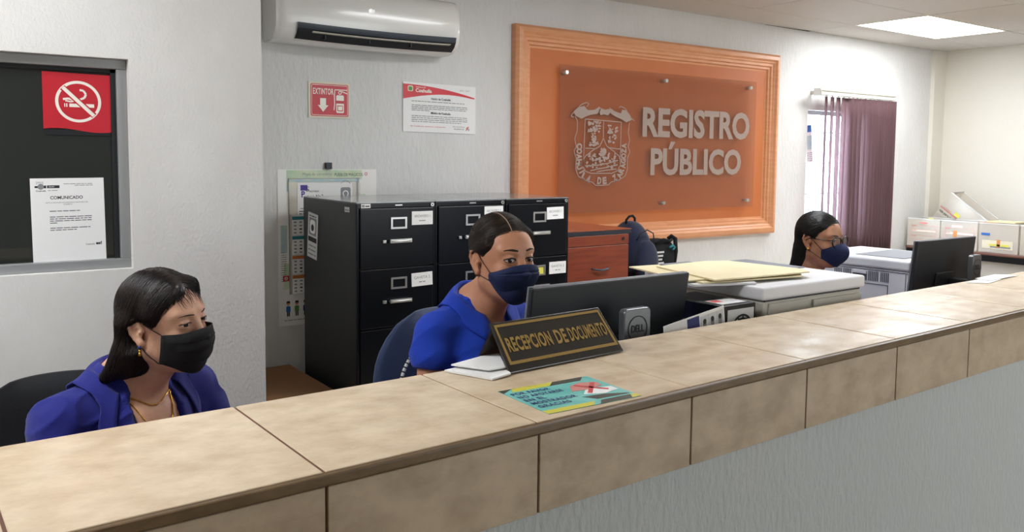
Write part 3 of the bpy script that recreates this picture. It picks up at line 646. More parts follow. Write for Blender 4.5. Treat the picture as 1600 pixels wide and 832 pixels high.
# ------------------------------------------------------------------ wooden cabinet and bags
t = thing('wooden_cabinet', 'reddish brown wooden drawer cabinet between black filing cabinets and backpack', 'cabinet', (3.29, 4.0, 0))
a0, a1, b0, b1 = 3.0, 3.505, 3.72, 4.37; zt = 1.095
MB().box(a0+.01, a1-.01, b0+.02, b1-.005, 0, zt-.026, 'cherry').build('body', t, bevel=.002)
b = MB(); b.box(a0, a1+.004, b0-.004, b1, zt-.004, zt, 'cherry_lit').box(a0, a1+.004, b0-.004, b1, zt-.028, zt-.004, 'dark_edge'); b.build('top', t)
for k, (z1, z0) in enumerate(((zt-.032, zt-.092), (zt-.096, zt-.42), (zt-.424, zt-.74), (zt-.744, .06))):
    d = MB().box(a0+.020, a1-.014, b0, b0+.02, z0, z1, 'cherry').build('drawer', t, bevel=.0015)
    if k == 0: MB().cyl((a1-.06, b0+.002, (z0+z1)/2+.003), (a1-.06, b0-.006, (z0+z1)/2+.003), .009, 'ac_dark').build('keyhole', d)
    else:
        zz = z1-.135; MB().tube([(3.20,b0,zz+.006),(3.215,b0-.018,zz),(3.265,b0-.024,zz-.006),(3.315,b0-.018,zz),(3.33,b0,zz+.006)], [.004,.006,.007,.006,.004], 'ac_grey').build('handle', d)
b = MB(); b.ball((3.19, 4.28, zt+.011), .013, 'purple_print', 12, 8, .011); tag(b.build('purple_knob'), 'tiny purple object left on top of the wooden cabinet', 'trinket')
t = thing('side_table', 'low table against the wall carrying the backpack and black bag', 'table', (3.9, 4.1, 0))
MB().box(3.54, 4.35, 3.72, 4.37, .71, .74, 'desk_wood').build('tabletop', t, bevel=.003)
for x in (3.57, 4.30):
    for y in (3.75, 4.33): MB().box(x-.018, x+.018, y-.018, y+.018, 0, .71, 'dark_edge').build('leg', t)
t = thing('backpack', 'navy blue backpack with black top handle standing beside wooden cabinet', 'backpack', (3.76, 3.97, .74))
def blob(c, r, mm_, top=1.0, n=28, mth=16, p=2.6, squeeze=.15):
    P = []
    for i in range(mth+1):
        a = -PI/2+PI*i/mth; ca = abs(math.cos(a))**(2/p); sa = math.copysign(abs(math.sin(a))**(2/p), a); row = []
        for k in range(n):
            h = 2*PI*k/n; ch = math.copysign(abs(math.cos(h))**(2/p), math.cos(h)); sh = math.copysign(abs(math.sin(h))**(2/p), math.sin(h))
            s = 1-squeeze*max(sa, 0); row.append((c[0]+r[0]*ca*ch*s, c[1]+r[1]*ca*sh*s, c[2]+r[2]*sa))
        P.append(row)
    return P
MB().grid(blob((3.765, 4.0, .925), (.125, .15, .187), None, squeeze=.30), 'navy_fabric', True).build('bag_body', t)
MB().grid(blob((3.775, 3.86, .87), (.095, .05, .125), None, squeeze=.25), 'navy_fabric', True).build('front_pocket', t)
MB().tube([(3.72,3.99,1.095),(3.715,3.985,1.12),(3.735,3.98,1.142),(3.765,3.98,1.146),(3.790,3.985,1.128),(3.795,3.99,1.095)], .008, 'black_fabric').build('top_handle', t)
MB().tube([(3.69,3.86,1.0),(3.705,3.845,1.04),(3.76,3.838,1.065),(3.82,3.845,1.04),(3.845,3.86,.99),(3.85,3.87,.86)], .004, 'ac_dark').build('zip', t)
t = thing('black_bag', 'black shoulder bag with white print standing right of the navy backpack', 'bag', (4.02, 4.0, .74))
MB().grid(blob((4.02, 4.02, .86), (.125, .10, .122), None, squeeze=.12, p=3.5), 'black_fabric', True).build('bag_body', t)
b = MB(); b.tube([(4.11,3.94,.78),(4.125,3.935,.90),(4.12,3.94,.985),(4.105,3.96,1.0),(4.095,3.98,.98)], .014, 'black_fabric'); b.tube([(3.93,3.94,.96),(3.99,3.92,.985),(4.06,3.93,.97),(4.10,3.95,.98)], .010, 'black_fabric'); b.build('strap', t)
fr = Frame((3.915, 3.908, .78), (1,0,0), (0,0,1)); b = MB()
for k in range(6): b.fbox(fr, .0, .07-.008*(k%3), .118-.024*k, .130-.024*k, 0, .002, 'cord_white')
b.build('white_print', t)
MB().tube([(4.03,3.905,.93),(4.06,3.90,.945),(4.085,3.91,.93),(4.06,3.90,.915)], .008, 'teal_print').build('teal_patch', t)
# ------------------------------------------------------------------ desks behind the counter
def desk(label, x0, x1, y0, y1, z=.74):
    t = thing('desk', label, 'desk', ((x0+x1)/2, (y0+y1)/2, 0), 'work desks behind the counter')
    MB().box(x0, x1, y0, y1, z-.028, z, 'desk_wood').build('desktop', t, bevel=.003)
    for x in (x0+.03, x1-.03): MB().box(x-.012, x+.012, y0+.03, y1-.04, 0, z-.028, 'desk_side').build('side_panel', t)
    MB().box(x0+.042, x1-.042, y0+.04, y0+.055, .25, z-.028, 'desk_side').build('back_panel', t)
desk('brown desk in front of the woman with the black mask', -.55, .88, 1.47, 1.72)
desk('brown desk in front of the woman in the blue polo', .92, 1.96, 1.50, 1.815)
desk('brown desk under the beige copier with manila folders', 1.98, 2.66, 1.505, 2.12)
desk('brown desk in front of the woman with glasses', 2.80, 3.50, 1.54, 1.86)
desk('brown desk under the white laser printer at right', 3.53, 4.35, 1.56, 2.50)
def monitor(name, label, x0, x1, y, zt, h, tilt, sdx, logo, sw=.10, flip=False):
    t = thing(name, label, 'monitor', ((x0+x1)/2, y, .74)); cx = (x0+x1)/2; wd = x1-x0
    T = Matrix.Translation((cx, y, zt)) @ Matrix.Rotation(tilt, 4, 'X')
    b = MB(T); b.box(-wd/2, wd/2, 0, .016, -h, 0, 'monitor_back').build('rear_shell', t, bevel=.005)
    b = MB(T); b.box(-wd/2+.002, wd/2-.002, .016, .024, -h+.002, -.002, 'printer_grey').build('bezel', t, bevel=.002)
    b = MB(T); b.box(-wd/2+.012, wd/2-.012, .024, .0245, -h+.02, -.012, 'screen').build('screen', t)
    b = MB(T); b.box(-.07, .07, -.008, 0, -h*.72, -h*.45, 'monitor_back').build('mount_plate', t, bevel=.006)
    sx = cx+sdx; b = MB(); zc = zt-.062
    P = rrect(sx-sw/2, sx+sw/2, .755, zc, .012); fr = Frame((0, y-.085, 0), (1,0,0), (0,0,1))
    b.poly(fr, P, -.022, .0, 'monitor_stand'); b.build('stand_column', t, bevel=.003)
    b = MB(); b.box(sx-.03, sx+.03, y-.085, y+.025, zt-.24, zt-.17, 'black_plastic'); b.build('hinge', t, bevel=.004)
    b = MB(); b.box(cx-.12, cx+.12, y-.11, y+.08, .74, .756, 'monitor_stand'); b.build('stand_base', t, bevel=.006)
    if logo:
        b = MB(); b.ring(fr, sx, zc-.052, .031, .0335, .0012, 'ac_dark'); b.text(fr, 'DELL', sx-.022, zc-.061, .044, .019, .0012, 'ac_dark', bold=.03); b.build('logo', t)
    return t
monitor('computer_monitor', 'back of the black computer monitor behind the reception nameplate', 1.206, 1.757, 1.62, 1.201, .34, .15, -.004, True, sw=.092)
monitor('computer_monitor', 'back of the black computer monitor in front of the white laser printer', 3.235, 3.695, 1.775, 1.199, .31, .10, .070, True, sw=.07)
# computer tower beside the copier
t = thing('computer_tower', 'black computer tower with a rear fan grille left of the beige copier', 'computer', (1.87, 1.7, .74))
x0t, x1t, y0t, y1t, zt = 1.80, 1.940, 1.535, 1.765, 1.112
MB().box(x0t, x1t, y0t, y1t, .745, zt, 'cabinet_black').build('case', t, bevel=.003)
fr = Frame((x0t, y0t-.0008, zt-.16), (1,0,0), (0,0,1)); b = MB(); b.fbox(fr, .018, .128, .02, .148, 0, .002, 'paper_grey'); b.build('rear_panel', t)
b = MB(); cx, cz = .078, .088
for r in (.012, .022, .032, .042): b.ring(fr, cx, cz, r-.003, r+.003, .0035, 'ac_dark')
for k in range(12): b.line(fr, [(cx+.006*math.cos(k*PI/6), cz+.006*math.sin(k*PI/6)), (cx+.045*math.cos(k*PI/6+.5), cz+.045*math.sin(k*PI/6+.5))], .006, .0038, 'ac_dark')
b.build('fan_grille', t)
ft = Frame((x0t+.03, y0t+.03, zt+.0006), (1,0,0), (0,1,0)); b = MB(); b.fbox(ft, -.01, .095, -.01, .055, 0, .0006, 'paper_grey'); b.fbox(ft, -.005, .03, .02, .05, .0006, .001, 'poster_red'); b.words(ft, .035, .02, .055, .008, .001, 'ink_soft', random.Random(1)); b.build('label', t)
# card strip propped behind the counter edge
t = thing('photo_card_strip', 'white and navy printed card strip leaning behind the counter edge by the tower', 'card', (1.66, 1.53, .74))
T0 = Vector((1.545, 1.497, .985)); T1 = Vector((1.80, 1.520, 1.012)); fr = Frame(T0, T1-T0, (0, .12, 1)); L = (T1-T0).length; Hc = .105
MB().fbox(fr, 0, L, -.245, Hc, -.002, 0, 'paper').build('card', t)
b = MB(); b.fbox(fr, .095, .145, .0, Hc-.004, 0, .001, 'navy_ink')
for k in range(3):
    xx = .152+k*.034; b.fbox(fr, xx, xx+.030, .0, Hc-.008, 0, .001, 'paper_grey'); b.fbox(fr, xx+.008, xx+.022, .045, Hc-.028, .001, .0015, 'ink_soft'); b.disc(fr, xx+.015, Hc-.024, .007, .002, 'ink')
b.words(fr, .01, .07, .07, .012, .001, 'ink_soft', random.Random(5)); b.disc(fr, .03, .055, .012, .001, 'ink'); b.build('printed_pictures', t)
# ------------------------------------------------------------------ copier with folders
px0, px1, py0, py1, pz = 1.982, 2.500, 1.545, 2.035, 1.147
t = thing('copier', 'beige office copier with manila folders on its flat top', 'printer', (2.24, 1.8, .74))
b = MB(); b.box(px0+.012, px1-.012, py0+.008, py1-.008, .75, pz-.042, 'printer_body').build('body', t, bevel=.008)
MB().box(px0, px1, py0, py1, pz-.039, pz, 'printer_top').build('lid', t, bevel=.008, seg=3)
MB().box(px1-.13, px1-.012, py0+.22, py1-.012, pz+.0003, pz+.003, 'printer_grey').build('output_tray', t, bevel=.001)
MB().box(px0+.03, px0+.17, py1-.075, py1-.04, pz, pz+.020, 'printer_grey').build('paper_stop', t, bevel=.004)
MB().box(px0+.245, px1-.018, py0+.000, py0+.010, .95, pz-.056, 'printer_body').build('access_door', t, bevel=.003)
MB().box(px0+.035, px0+.225, py0+.002, py0+.010, .80, pz-.050, 'printer_body').build('side_cover', t, bevel=.003)
MB().box(px0+.232, px0+.240, py0-.002, py0+.008, pz-.12, pz-.10, 'printer_grey').build('door_catch', t, bevel=.001)
MB().box(px0+.02, px1-.02, py0+.007, py0+.012, pz-.044, pz-.037, 'dark_edge').build('seam', t)
def sheet(name, label, cat, pts, z, th, m_, group=None, lift=None, extra=None):
    """a sheet or folder lying flat: outline pts counter-clockwise seen from above"""
    b = MB(); n = len(pts); Zs = lift or [0]*n
    P = [(x, y, z+l) for (x, y), l in zip(pts, Zs)]+[(x, y, z+th+l) for (x, y), l in zip(pts, Zs)]
    b.add(P, [tuple(range(n))[::-1], tuple(range(n, 2*n))]+[(i, (i+1)%n, n+(i+1)%n, n+i) for i in range(n)], m_); o = b.build(name); tag(o, label, cat, group); return o
G_ = 'manila folders on the copier'
sheet('paper_sheet', 'white loose sheets between the copier lid and the manila folders', 'paper', [(1.83,1.67),(2.02,1.60),(2.12,1.72),(1.95,1.90),(1.86,1.80)], 1.1476, .006, 'paper_grey')
for k, (pts, lb) in enumerate((([(1.86,1.665),(2.24,1.60),(2.33,1.68),(2.24,1.95),(1.92,1.98)], 'lowest manila folder on the copier, its edge sticking out at left'),
                  ([(1.83,1.70),(2.22,1.63),(2.30,1.72),(2.20,1.985),(1.90,2.02)], 'middle manila folder of the three on the copier'),
                  ([(1.885,1.64),(2.285,1.605),(2.325,1.66),(2.28,1.93),(2.20,1.965),(1.96,1.955)], 'topmost manila folder on the copier, nearest the counter'))):
    sheet('manila_folder', lb, 'folder', pts, 1.1540+k*.0046, .0042, 'manila', G_)
# ------------------------------------------------------------------ laser printer on the right
t = thing('laser_printer', 'white laser printer behind the right hand monitor', 'printer', (3.85, 2.2, .74))
qx0, qx1, qy0, qy1, qz = 3.585, 4.03, 2.005, 2.50, 1.072
Tq = RZ(.04, (3.6, 2.0, 0))
MB(Tq).box(qx0, qx1, qy0, qy1, .75, qz-.05, 'printer_white').build('body', t, bevel=.008)
MB(Tq).box(qx0-.004, qx1+.004, qy0-.004, qy1+.004, qz-.05, qz, 'printer_white').build('top_cover', t, bevel=.012, seg=3)
MB(Tq).box(qx0+.06, qx1-.04, qy0+.06, qy1-.20, qz+.0003, qz+.003, 'printer_grey').build('output_tray', t, bevel=.001)
MB(Tq).box(qx0+.02, qx0+.09, qy1-.15, qy1-.02, qz, qz+.03, 'printer_white').build('control_panel', t, bevel=.006)
fr = Frame(Tq @ Vector((qx0-.0008, qy1, 0)), (0,-1,0), (0,0,1)); fr.u = (Tq.to_3x3() @ Vector((0,-1,0))); fr.n = fr.u.cross(fr.v)
b = MB()
for g0, g1 in ((.130,.166),(.177,.216),(.303,.352),(.362,.396)):
    b = MB()
    for x in np.arange(g0, g1, .0085): b.fbox(fr, x, x+.004, qz-.108, qz-.064, 0, .001, 'ac_grey')
    b.build('vent', t)
b = MB(); b.fbox(fr, .225, .295, qz-.108, qz-.066, 0, .001, 'printer_grey'); b.fbox(fr, .225, .295, qz-.078, qz-.066, .001, .006, 'printer_white'); b.build('grip', t)
b = MB(); b.fbox(fr, .478, .480, .76, qz-.06, 0, .001, 'ac_grey'); b.fbox(fr, .10, .398, qz-.122, qz-.120, 0, .001, 'ac_grey'); b.fbox(fr, .396, .398, .76, qz-.12, 0, .001, 'ac_grey'); b.fbox(fr, .0, .49, qz-.058, qz-.055, 0, .001, 'ac_grey'); b.build('panel_seams', t)
# ------------------------------------------------------------------ things on the counter
t = thing('nameplate', 'black and gold desk nameplate reading RECEPCION DE DOCUMENTO on the counter', 'nameplate', (1.12, 1.41, CT))
p0 = Vector((.959, 1.360, CT)); p1 = Vector((1.290, 1.383, CT)); q0 = Vector((.962, 1.434, 1.170)); q1 = Vector((1.280, 1.452, 1.170))
u = (p1-p0); L = u.length; fr = Frame(p0+Vector((0,0,.004)), u, q0-p0-u*((q0-p0).dot(u)/u.length_squared)); Hn = (q0-p0).length
MB().poly(fr, [(0,0),(L,0),(L-.010,Hn),(.004,Hn)], -.006, 0, 'sign_black').build('plate', t, bevel=.002)
b = MB(); bk = [(x, y-.0, z) for x, y, z in ()]
c0 = p0+Vector((.01,.135,0)); c1_ = p1+Vector((-.02,.135,0)); b.add([q0+Vector((.006,-.004,-.004)), q1+Vector((-.01,-.004,-.004)), c1_, c0, q0+Vector((.006,.003,-.002)), q1+Vector((-.01,.003,-.002)), c1_+Vector((0,.006,0)), c0+Vector((0,.006,0))], [(3,2,1,0),(4,5,6,7),(0,1,5,4),(1,2,6,5),(2,3,7,6),(3,0,4,7)], 'sign_black'); b.build('rear_support', t)
b = MB(); o1, i1 = .0065, .0115
O = [(o1+.002,.017),(L-o1-.001,.017),(L-.010-o1,Hn-o1),(.004+o1,Hn-o1)]; I = [(i1+.004,.024),(L-i1-.004,.024),(L-.010-i1,Hn-i1-.001),(.004+i1,Hn-i1-.001)]
for k in range(4):
    a, c = k, (k+1)%4; b.add([fr.p(*O[a],.0006), fr.p(*O[c],.0006), fr.p(*I[c],.0006), fr.p(*I[a],.0006)], [(0,1,2,3)], 'brass_line')
b.build('gold_border', t)
b = MB(); x = .020; yb = .044; hh = .034
for wd_, ww in (('RECEPCION', .146), ('DE', .032), ('DOCUMENTO', .108+.0)): pass
b.text(fr, 'RECEPCION', .022, yb, .122, hh, .001, 'brass_line', bold=.035, spacing=1.08); b.text(fr, 'DE', .156, yb, .032, hh, .001, 'brass_line', bold=.035, spacing=1.08); b.text(fr, 'DOCUMENTO', .196, yb, .114, hh, .001, 'brass_line', bold=.03, spacing=1.1)
b.build('lettering', t)
G_ = 'white papers left of the nameplate'
sheet('folded_paper', 'white folded paper beneath the other folded sheet left of the nameplate', 'paper', [(.862,1.455),(.905,1.345),(.955,1.352),(.985,1.44),(.965,1.475)], CT+.001, .0035, 'paper', G_, lift=[0,0,.003,.003,.0])
sheet('folded_paper', 'white folded sheet on top of another paper left of the nameplate', 'paper', [(.882,1.462),(.925,1.385),(.960,1.378),(1.01,1.475),(.97,1.482)], CT+.009, .003, 'paper', G_, lift=[0,0,.002,.004,.002])
t = thing('counter_sticker', 'teal and yellow laminated sticker on the counter in front of the nameplate', 'sticker', (.96, 1.19, CT))
a0 = Vector((.861,1.276,CT+.0004)); fr = Frame(a0, (1,-.035,0), (.035,1,0)); Wd, Ht = .212, .162
fr = Frame((.866, 1.112, CT+.0004), (1,-.03,0), (.03,1,0))
MB().fbox(fr, 0, Wd, 0, Ht, 0, .0006, 'sticker_teal').build('sheet', t)
b = MB(); z = .0009
b.poly(fr, [(0,.142),(0,.162),(.03,.162)], .0006, z, 'sticker_dark'); b.poly(fr, [(.02,.142),(.105,.142),(.125,.162),(.03,.162)], .0006, z, 'sticker_yellow'); b.poly(fr, [(.105,.142),(.18,.142),(.20,.162),(.125,.162)], .0006, z, 'sticker_dark')
b.build('hazard_stripe', t); b = MB(); b.poly(fr, [(0,.0),(.03,0),(.05,.018),(0,.018)], .0006, z, 'sticker_yellow'); b.poly(fr, [(.03,0),(.10,0),(.115,.018),(.05,.018)], .0006, z, 'sticker_yellow'); b.poly(fr, [(.115,0),(.19,0),(.20,.018),(.13,.018)], .0006, z, 'sticker_dark'); b.poly(fr, [(.19,0),(.212,0),(.212,.018),(.20,.018)], .0006, z, 'sticker_yellow'); b.build('hazard_stripe', t)
b = MB(); b.poly(fr, [(.125,.062),(.165,.048),(.205,.058),(.205,.080),(.150,.088)], .0006, .0010, 'paper'); b.poly(fr, [(.118,.088),(.135,.118),(.165,.130),(.200,.118),(.195,.095),(.150,.083)], .0006, .0011, 'sticker_pink'); b.poly(fr, [(.112,.050),(.16,.045),(.20,.030),(.205,.024),(.13,.026)], .0006, .0010, 'sticker_dark')
b.line(fr, [(.140,.062),(.190,.118)], .009, .0014, 'sticker_red'); b.line(fr, [(.145,.118),(.188,.066)], .009, .0014, 'sticker_red'); b.build('picture', t)
b = MB(); yy = .120
for k, s in enumerate(('POR FAVOR', 'NO APOYARSE', 'EN EL', 'MOSTRADOR', 'GRACIAS')): b.text(fr, s, .008, yy-k*.0215, [.085,.100,.045,.100,.070][k], .0145, .0014, 'navy_ink', bold=.025, spacing=1.12)
b.build('lettering', t)
G_ = 'white papers at the right end of the counter'
sheet('paper_sheet', 'white sheet lying left on the far right of the counter', 'paper', [(3.075,1.505),(3.13,1.452),(3.27,1.475),(3.30,1.535)], CT+.0008, .0015, 'paper', G_)
sheet('paper_sheet', 'white sheet lying rightmost on the counter, overlapping another sheet', 'paper', [(3.19,1.475),(3.44,1.490),(3.385,1.550),(3.20,1.535)], CT+.0028, .0015, 'paper', G_)
# ------------------------------------------------------------------ vertical blinds
t = thing('vertical_blinds', 'maroon vertical blinds drawn to the right of the bright window', 'blinds', (6.75, 4.3, .7))
b = MB(); b.box(6.13, 7.262, 4.270, 4.310, 2.060, 2.105, 'rail').box(6.13, 7.262, 4.262, 4.270, 2.094, 2.105, 'rail').box(6.13, 7.262, 4.262, 4.270, 2.060, 2.068, 'rail'); b.build('head_rail', t, bevel=.002)
MB().box(6.115, 6.135, 4.255, 4.32, 2.05, 2.115, 'chrome').build('end_cap', t, bevel=.002)
for x in (6.2, 7.2): MB().box(x-.012, x+.012, 4.305, YB, 2.07, 2.10, 'rail').build('bracket', t)
slx = [6.25, 6.335, 6.42, 6.50, 6.575, 6.64, 6.70, 6.75, 6.83, 6.89, 6.945, 7.0, 7.045, 7.09, 7.13, 7.17, 7.205, 7.235]
rr = random.Random(8)
for k, x in enumerate(slx):
    ang = (-.40+.06*k if k < 4 else .75+rr.uniform(-.35, .3)); wd = .095; zt_, zb = 2.052, .86-.14*k/len(slx)
    if k >= 4: zb = .70+rr.uniform(-.008, .008)
    n = 10; P = []
    for z in np.linspace(zb, zt_, 10):
        row = []
        for i in range(n+1):
            s = (i/n-.5)*wd; cv = .010*math.cos(PI*(i/n-.5)); a = ang+.05*math.sin(z*3+k)
            row.append((x+s*math.cos(a)+cv*math.sin(a), 4.288-s*math.sin(a)+cv*math.cos(a), z))
        P.append(row)
    MB().grid(P, 'blind').build('slat', t, solid=.0012)
    MB().box(x-.004, x+.004, 4.282, 4.292, 2.048, 2.062, 'white_plastic').build('slat_hook', t)
# ------------------------------------------------------------------ right wall table with file boxes
t = thing('wall_table', 'long brown topped table along the right wall carrying plastic file boxes', 'table', (7.95, 2.6, 0))
MB().box(7.60, 8.28, .9, 4.30, .70, .715, 'table_top').build('tabletop', t, bevel=.002)
MB().box(7.605, 8.28, .905, 4.295, .645, .70, 'cabinet_black').build('edge_band', t)
MB().box(7.66, 7.68, .92, 4.28, 0, .645, 'table_grey').build('front_panel', t)
for y in (.93, 2.6, 4.25): MB().box(7.68, 8.26, y-.012, y+.012, 0, .645, 'table_grey').build('side_panel', t)
def filebox(label, T, prints, tabs, group='clear plastic file boxes on the wall table', w_=.315, d_=.26, h_=.262):
    """open box: local x depth (front at 0), y width, z height"""
    t = thing('file_box', label, 'file box', tuple(T @ Vector((d_/2, w_/2, 0))), group); k = .004
    b = MB(T); b.box(0, d_, 0, w_, 0, k, 'clear_plastic').box(0, k, 0, w_, k, h_, 'clear_plastic').box(d_-k, d_, 0, w_, k, h_, 'clear_plastic').box(k, d_-k, 0, k, k, h_, 'clear_plastic').box(k, d_-k, w_-k, w_, k, h_, 'clear_plastic'); b.build('shell', t)
    b = MB(T); e_ = .010
    for a in ((-.003,.006,0,w_),(d_-.006,d_+.003,0,w_),(0,d_,-.003,.006),(0,d_,w_-.006,w_+.003)): b.box(a[0], a[1], a[2], a[3], h_-e_, h_, 'paper_grey')
    b.build('rim', t)
    fr = Frame(T @ Vector((-.0008, w_, 0)), T.to_3x3() @ Vector((0,-1,0)), T.to_3x3() @ Vector((0,0,1)))
    b = MB(); prints(b, fr, w_, h_); b.build('printed_label', t)
    for (x, y, a, c, m_) in tabs: b = MB(); b.fbox(fr, x, x+a, y, y+c, .0005, .002, m_); b.build('tab', t)
    return t
def pr_form(b, fr, w_, h_):
    for y in (.135, .155, .195, .10, .06): b.line(fr, [(.04, y), (w_-.03, y)], .0022, .001, 'poster_pink')
    b.line(fr, [(.04,.06),(.04,.195)], .0022, .001, 'poster_pink'); b.line(fr, [(w_-.03,.06),(w_-.03,.195)], .0022, .001, 'poster_pink'); b.line(fr, [(w_*.55,.06),(w_*.55,.10)], .0022, .001, 'poster_pink')
    b.fbox(fr, .045, w_-.035, .137, .153, .0, .0008, 'sign_white'); b.fbox(fr, .12, .19, .212, .226, 0, .001, 'poster_pink')
    for y in (.185,.145,.088): b.words(fr, .045, y, .04, .008, .0012, 'sign_red', random.Random(1))
def pr_blue(b, fr, w_, h_):
    b.fbox(fr, .02, .095, .150, .172, 0, .001, 'blue_ink'); b.fbox(fr, .03, w_-.04, .035, .11, 0, .0006, 'sign_cream'); b.fbox(fr, .10, w_-.06, .045, .062, .0008, .0014, 'ink_soft'); b.fbox(fr, .09, .26, .06, .078, .0014, .002, 'yellow_card')
bx = 7.70; zt = .7155
def TB(y): return Matrix.Translation((bx, y, zt))
filebox('clear file box nearest the corner, beside the window blinds', TB(4.055-.02), pr_form, [(.20,.258,.05,.012,'yellow_card')], w_=.31)
filebox('clear file box with an orange clasp below the tilted box', TB(3.715-.02), pr_form, [(.115,.10,.035,.07,'orange_tab'),(.10,.20,.10,.02,'paper')], w_=.33)
filebox('clear file box with a blue label, third from the corner', TB(3.370-.02), pr_blue, [(.155,.05,.028,.07,'orange_tab'),(.0,.256,.17,.010,'orange_tab')], w_=.33)
filebox('clear file box cut by the right edge of the picture', TB(3.025-.02), pr_form, [(.10,.10,.03,.06,'orange_tab')], w_=.33)
def pr_archive(b, fr, w_, h_):
    b.fbox(fr, .0, w_, .0, h_, .0002, .0006, 'paper'); b.text(fr, 'caja para archivo', .02, .075, .27, .034, .001, 'ink', bold=.03)
    b.line(fr, [(.0,.125),(w_,.125)], .008, .001, 'sign_red'); b.words(fr, .03, .045, .20, .016, .001, 'ink_soft', rr); b.words(fr, .03, .018, .14, .014, .001, 'ink_soft', rr); b.text(fr, 'archivo', .02, .145, .10, .02, .001, 'sign_red')
TT = Matrix.Translation((bx+.06, 3.55, zt+.268)) @ Matrix.Rotation(math.radians(-38), 4, 'X')
def pr_big(b, fr, w_, h_):
    b.text(fr, 'caja para archivo', .012, .078, .215, .032, .001, 'ink', bold=.02); b.line(fr, [(.0,.128),(w_,.128)], .006, .001, 'sign_red'); b.words(fr, .012, .052, .18, .013, .001, 'ink_soft', random.Random(4)); b.words(fr, .012, .030, .15, .012, .001, 'ink_soft', random.Random(5)); b.text(fr, 'archivo', .03, .138, .09, .014, .001, 'sign_red')
filebox('tilted clear file box reading caja para archivo standing behind the row of boxes', Matrix.Translation((bx+.29, 3.90, zt+.004)) @ Matrix.Rotation(math.radians(36), 4, 'X'), pr_big, [(.15,.14,.055,.035,'yellow_card'),(.30,.16,.10,.006,'sign_red')], w_=.45, h_=.30, d_=.24)
b = MB(); b.box(7.74, 7.95, 3.40, 3.64, zt+.264, zt+.275, 'manila'); tag(b.build('yellow_folder', bevel=.002), 'yellowish folder lying on the third file box under the tilted box', 'folder')
# ------------------------------------------------------------------ chairs
def chair(label, cx, cy_, yawc, mfab, seat_z, back_top, bw, trim=False, arms=True):
    T = Matrix.Translation((cx, cy_, 0)) @ Matrix.Rotation(yawc, 4, 'Z')     # local: person faces -y
    t = thing('office_chair', label, 'chair', (cx, cy_, 0))
    P = blob((0, 0, seat_z-.04), (.235, .23, .045), None, p=4, squeeze=0)
    MB(T).grid(P, mfab, True).build('seat', t)
    rows = []; hb = back_top-(seat_z+.07); n = 24
    def outline(v):   # half width at height fraction v, rounded shoulders
        return bw/2*(1-max(0, (v-.55)/.45)**2.6*.55)*(1-.18*max(0, (.35-v)/.35)**1.5)
    F_, B2 = [], []
    for i in range(15):
        v = i/14*.999; hw = outline(v)*(1 if v < .97 else .86); z = seat_z+.07+hb*(v if v < .93 else .93+(v-.93)*.9); rf, rb = [], []
        for j in range(n+1):
            s = -1+2*j/n; th = .028*(1-abs(s)**6)*(1-max(0, (v-.85)/.15)**3*.9)+.004; yb_ = .235-.030*math.cos(s*1.2)+.05*v-.03*math.sin(v*PI)
            yb_ = .22+.055*v-.035*abs(s)**2; rf.append((s*hw, yb_-th, z)); rb.append((s*hw, yb_+th, z))
        F_.append(rf); B2.append(rb)
    b = MB(T); P = [f+g_[::-1] for f, g_ in zip(F_, B2)]; b.grid(P, mfab, True); b.add(P[-1], [tuple(range(len(P[-1])))], mfab, True); b.add(P[0], [tuple(range(len(P[0])))[::-1]], mfab, True)
    bo = b.build('backrest', t)
    if trim:
        pts = []
        for i in range(40):
            a = PI*(.0+i/39*1.0); x = math.copysign(abs(math.cos(a))**.6, math.cos(a))*bw*.37; z = seat_z+.17+(hb-.17)*.88*abs(math.sin(a))**.6; v = (z-seat_z-.07)/hb; s = x/(bw/2)
            pts.append((x, .22+.055*v-.035*s*s-.034, z))
        dense = []
        for a, c in zip(pts[:-1], pts[1:]):
            for k in range(3): dense.append(tuple(a[i]+(c[i]-a[i])*k/3 for i in range(3)))
        MB(T).tube(dense, .0055, 'cord_white', 8, mats=['cord_white','cord_white','ac_dark']).build('striped_piping', t)
    b = MB(T); b.box(-.035, .035, .10, .225, seat_z-.085, seat_z-.072, 'black_plastic').box(-.035, .035, .243, .258, seat_z-.085, seat_z+.3, 'black_plastic'); b.box(-.035,.035,.21,.258,seat_z-.085,seat_z-.072,'black_plastic'); b.build('back_support', t, bevel=.003)
    MB(T).cyl((0,0,.09), (0,0,seat_z-.075), .028, 'black_plastic', r2=.022).build('post', t)
    for k in range(5):
        a = 2*PI*k/5+.3; MB(T).tube([(0,0,.10),(.14*math.cos(a),.14*math.sin(a),.09),(.27*math.cos(a),.27*math.sin(a),.068)], [.022,.018,.012], 'black_plastic').build('base_arm', t)
        MB(T).cyl((.27*math.cos(a)-.02*math.sin(a), .27*math.sin(a)+.02*math.cos(a), .028), (.27*math.cos(a)+.02*math.sin(a), .27*math.sin(a)-.02*math.cos(a), .028), .028, 'black_plastic').build('caster', t)
    return t
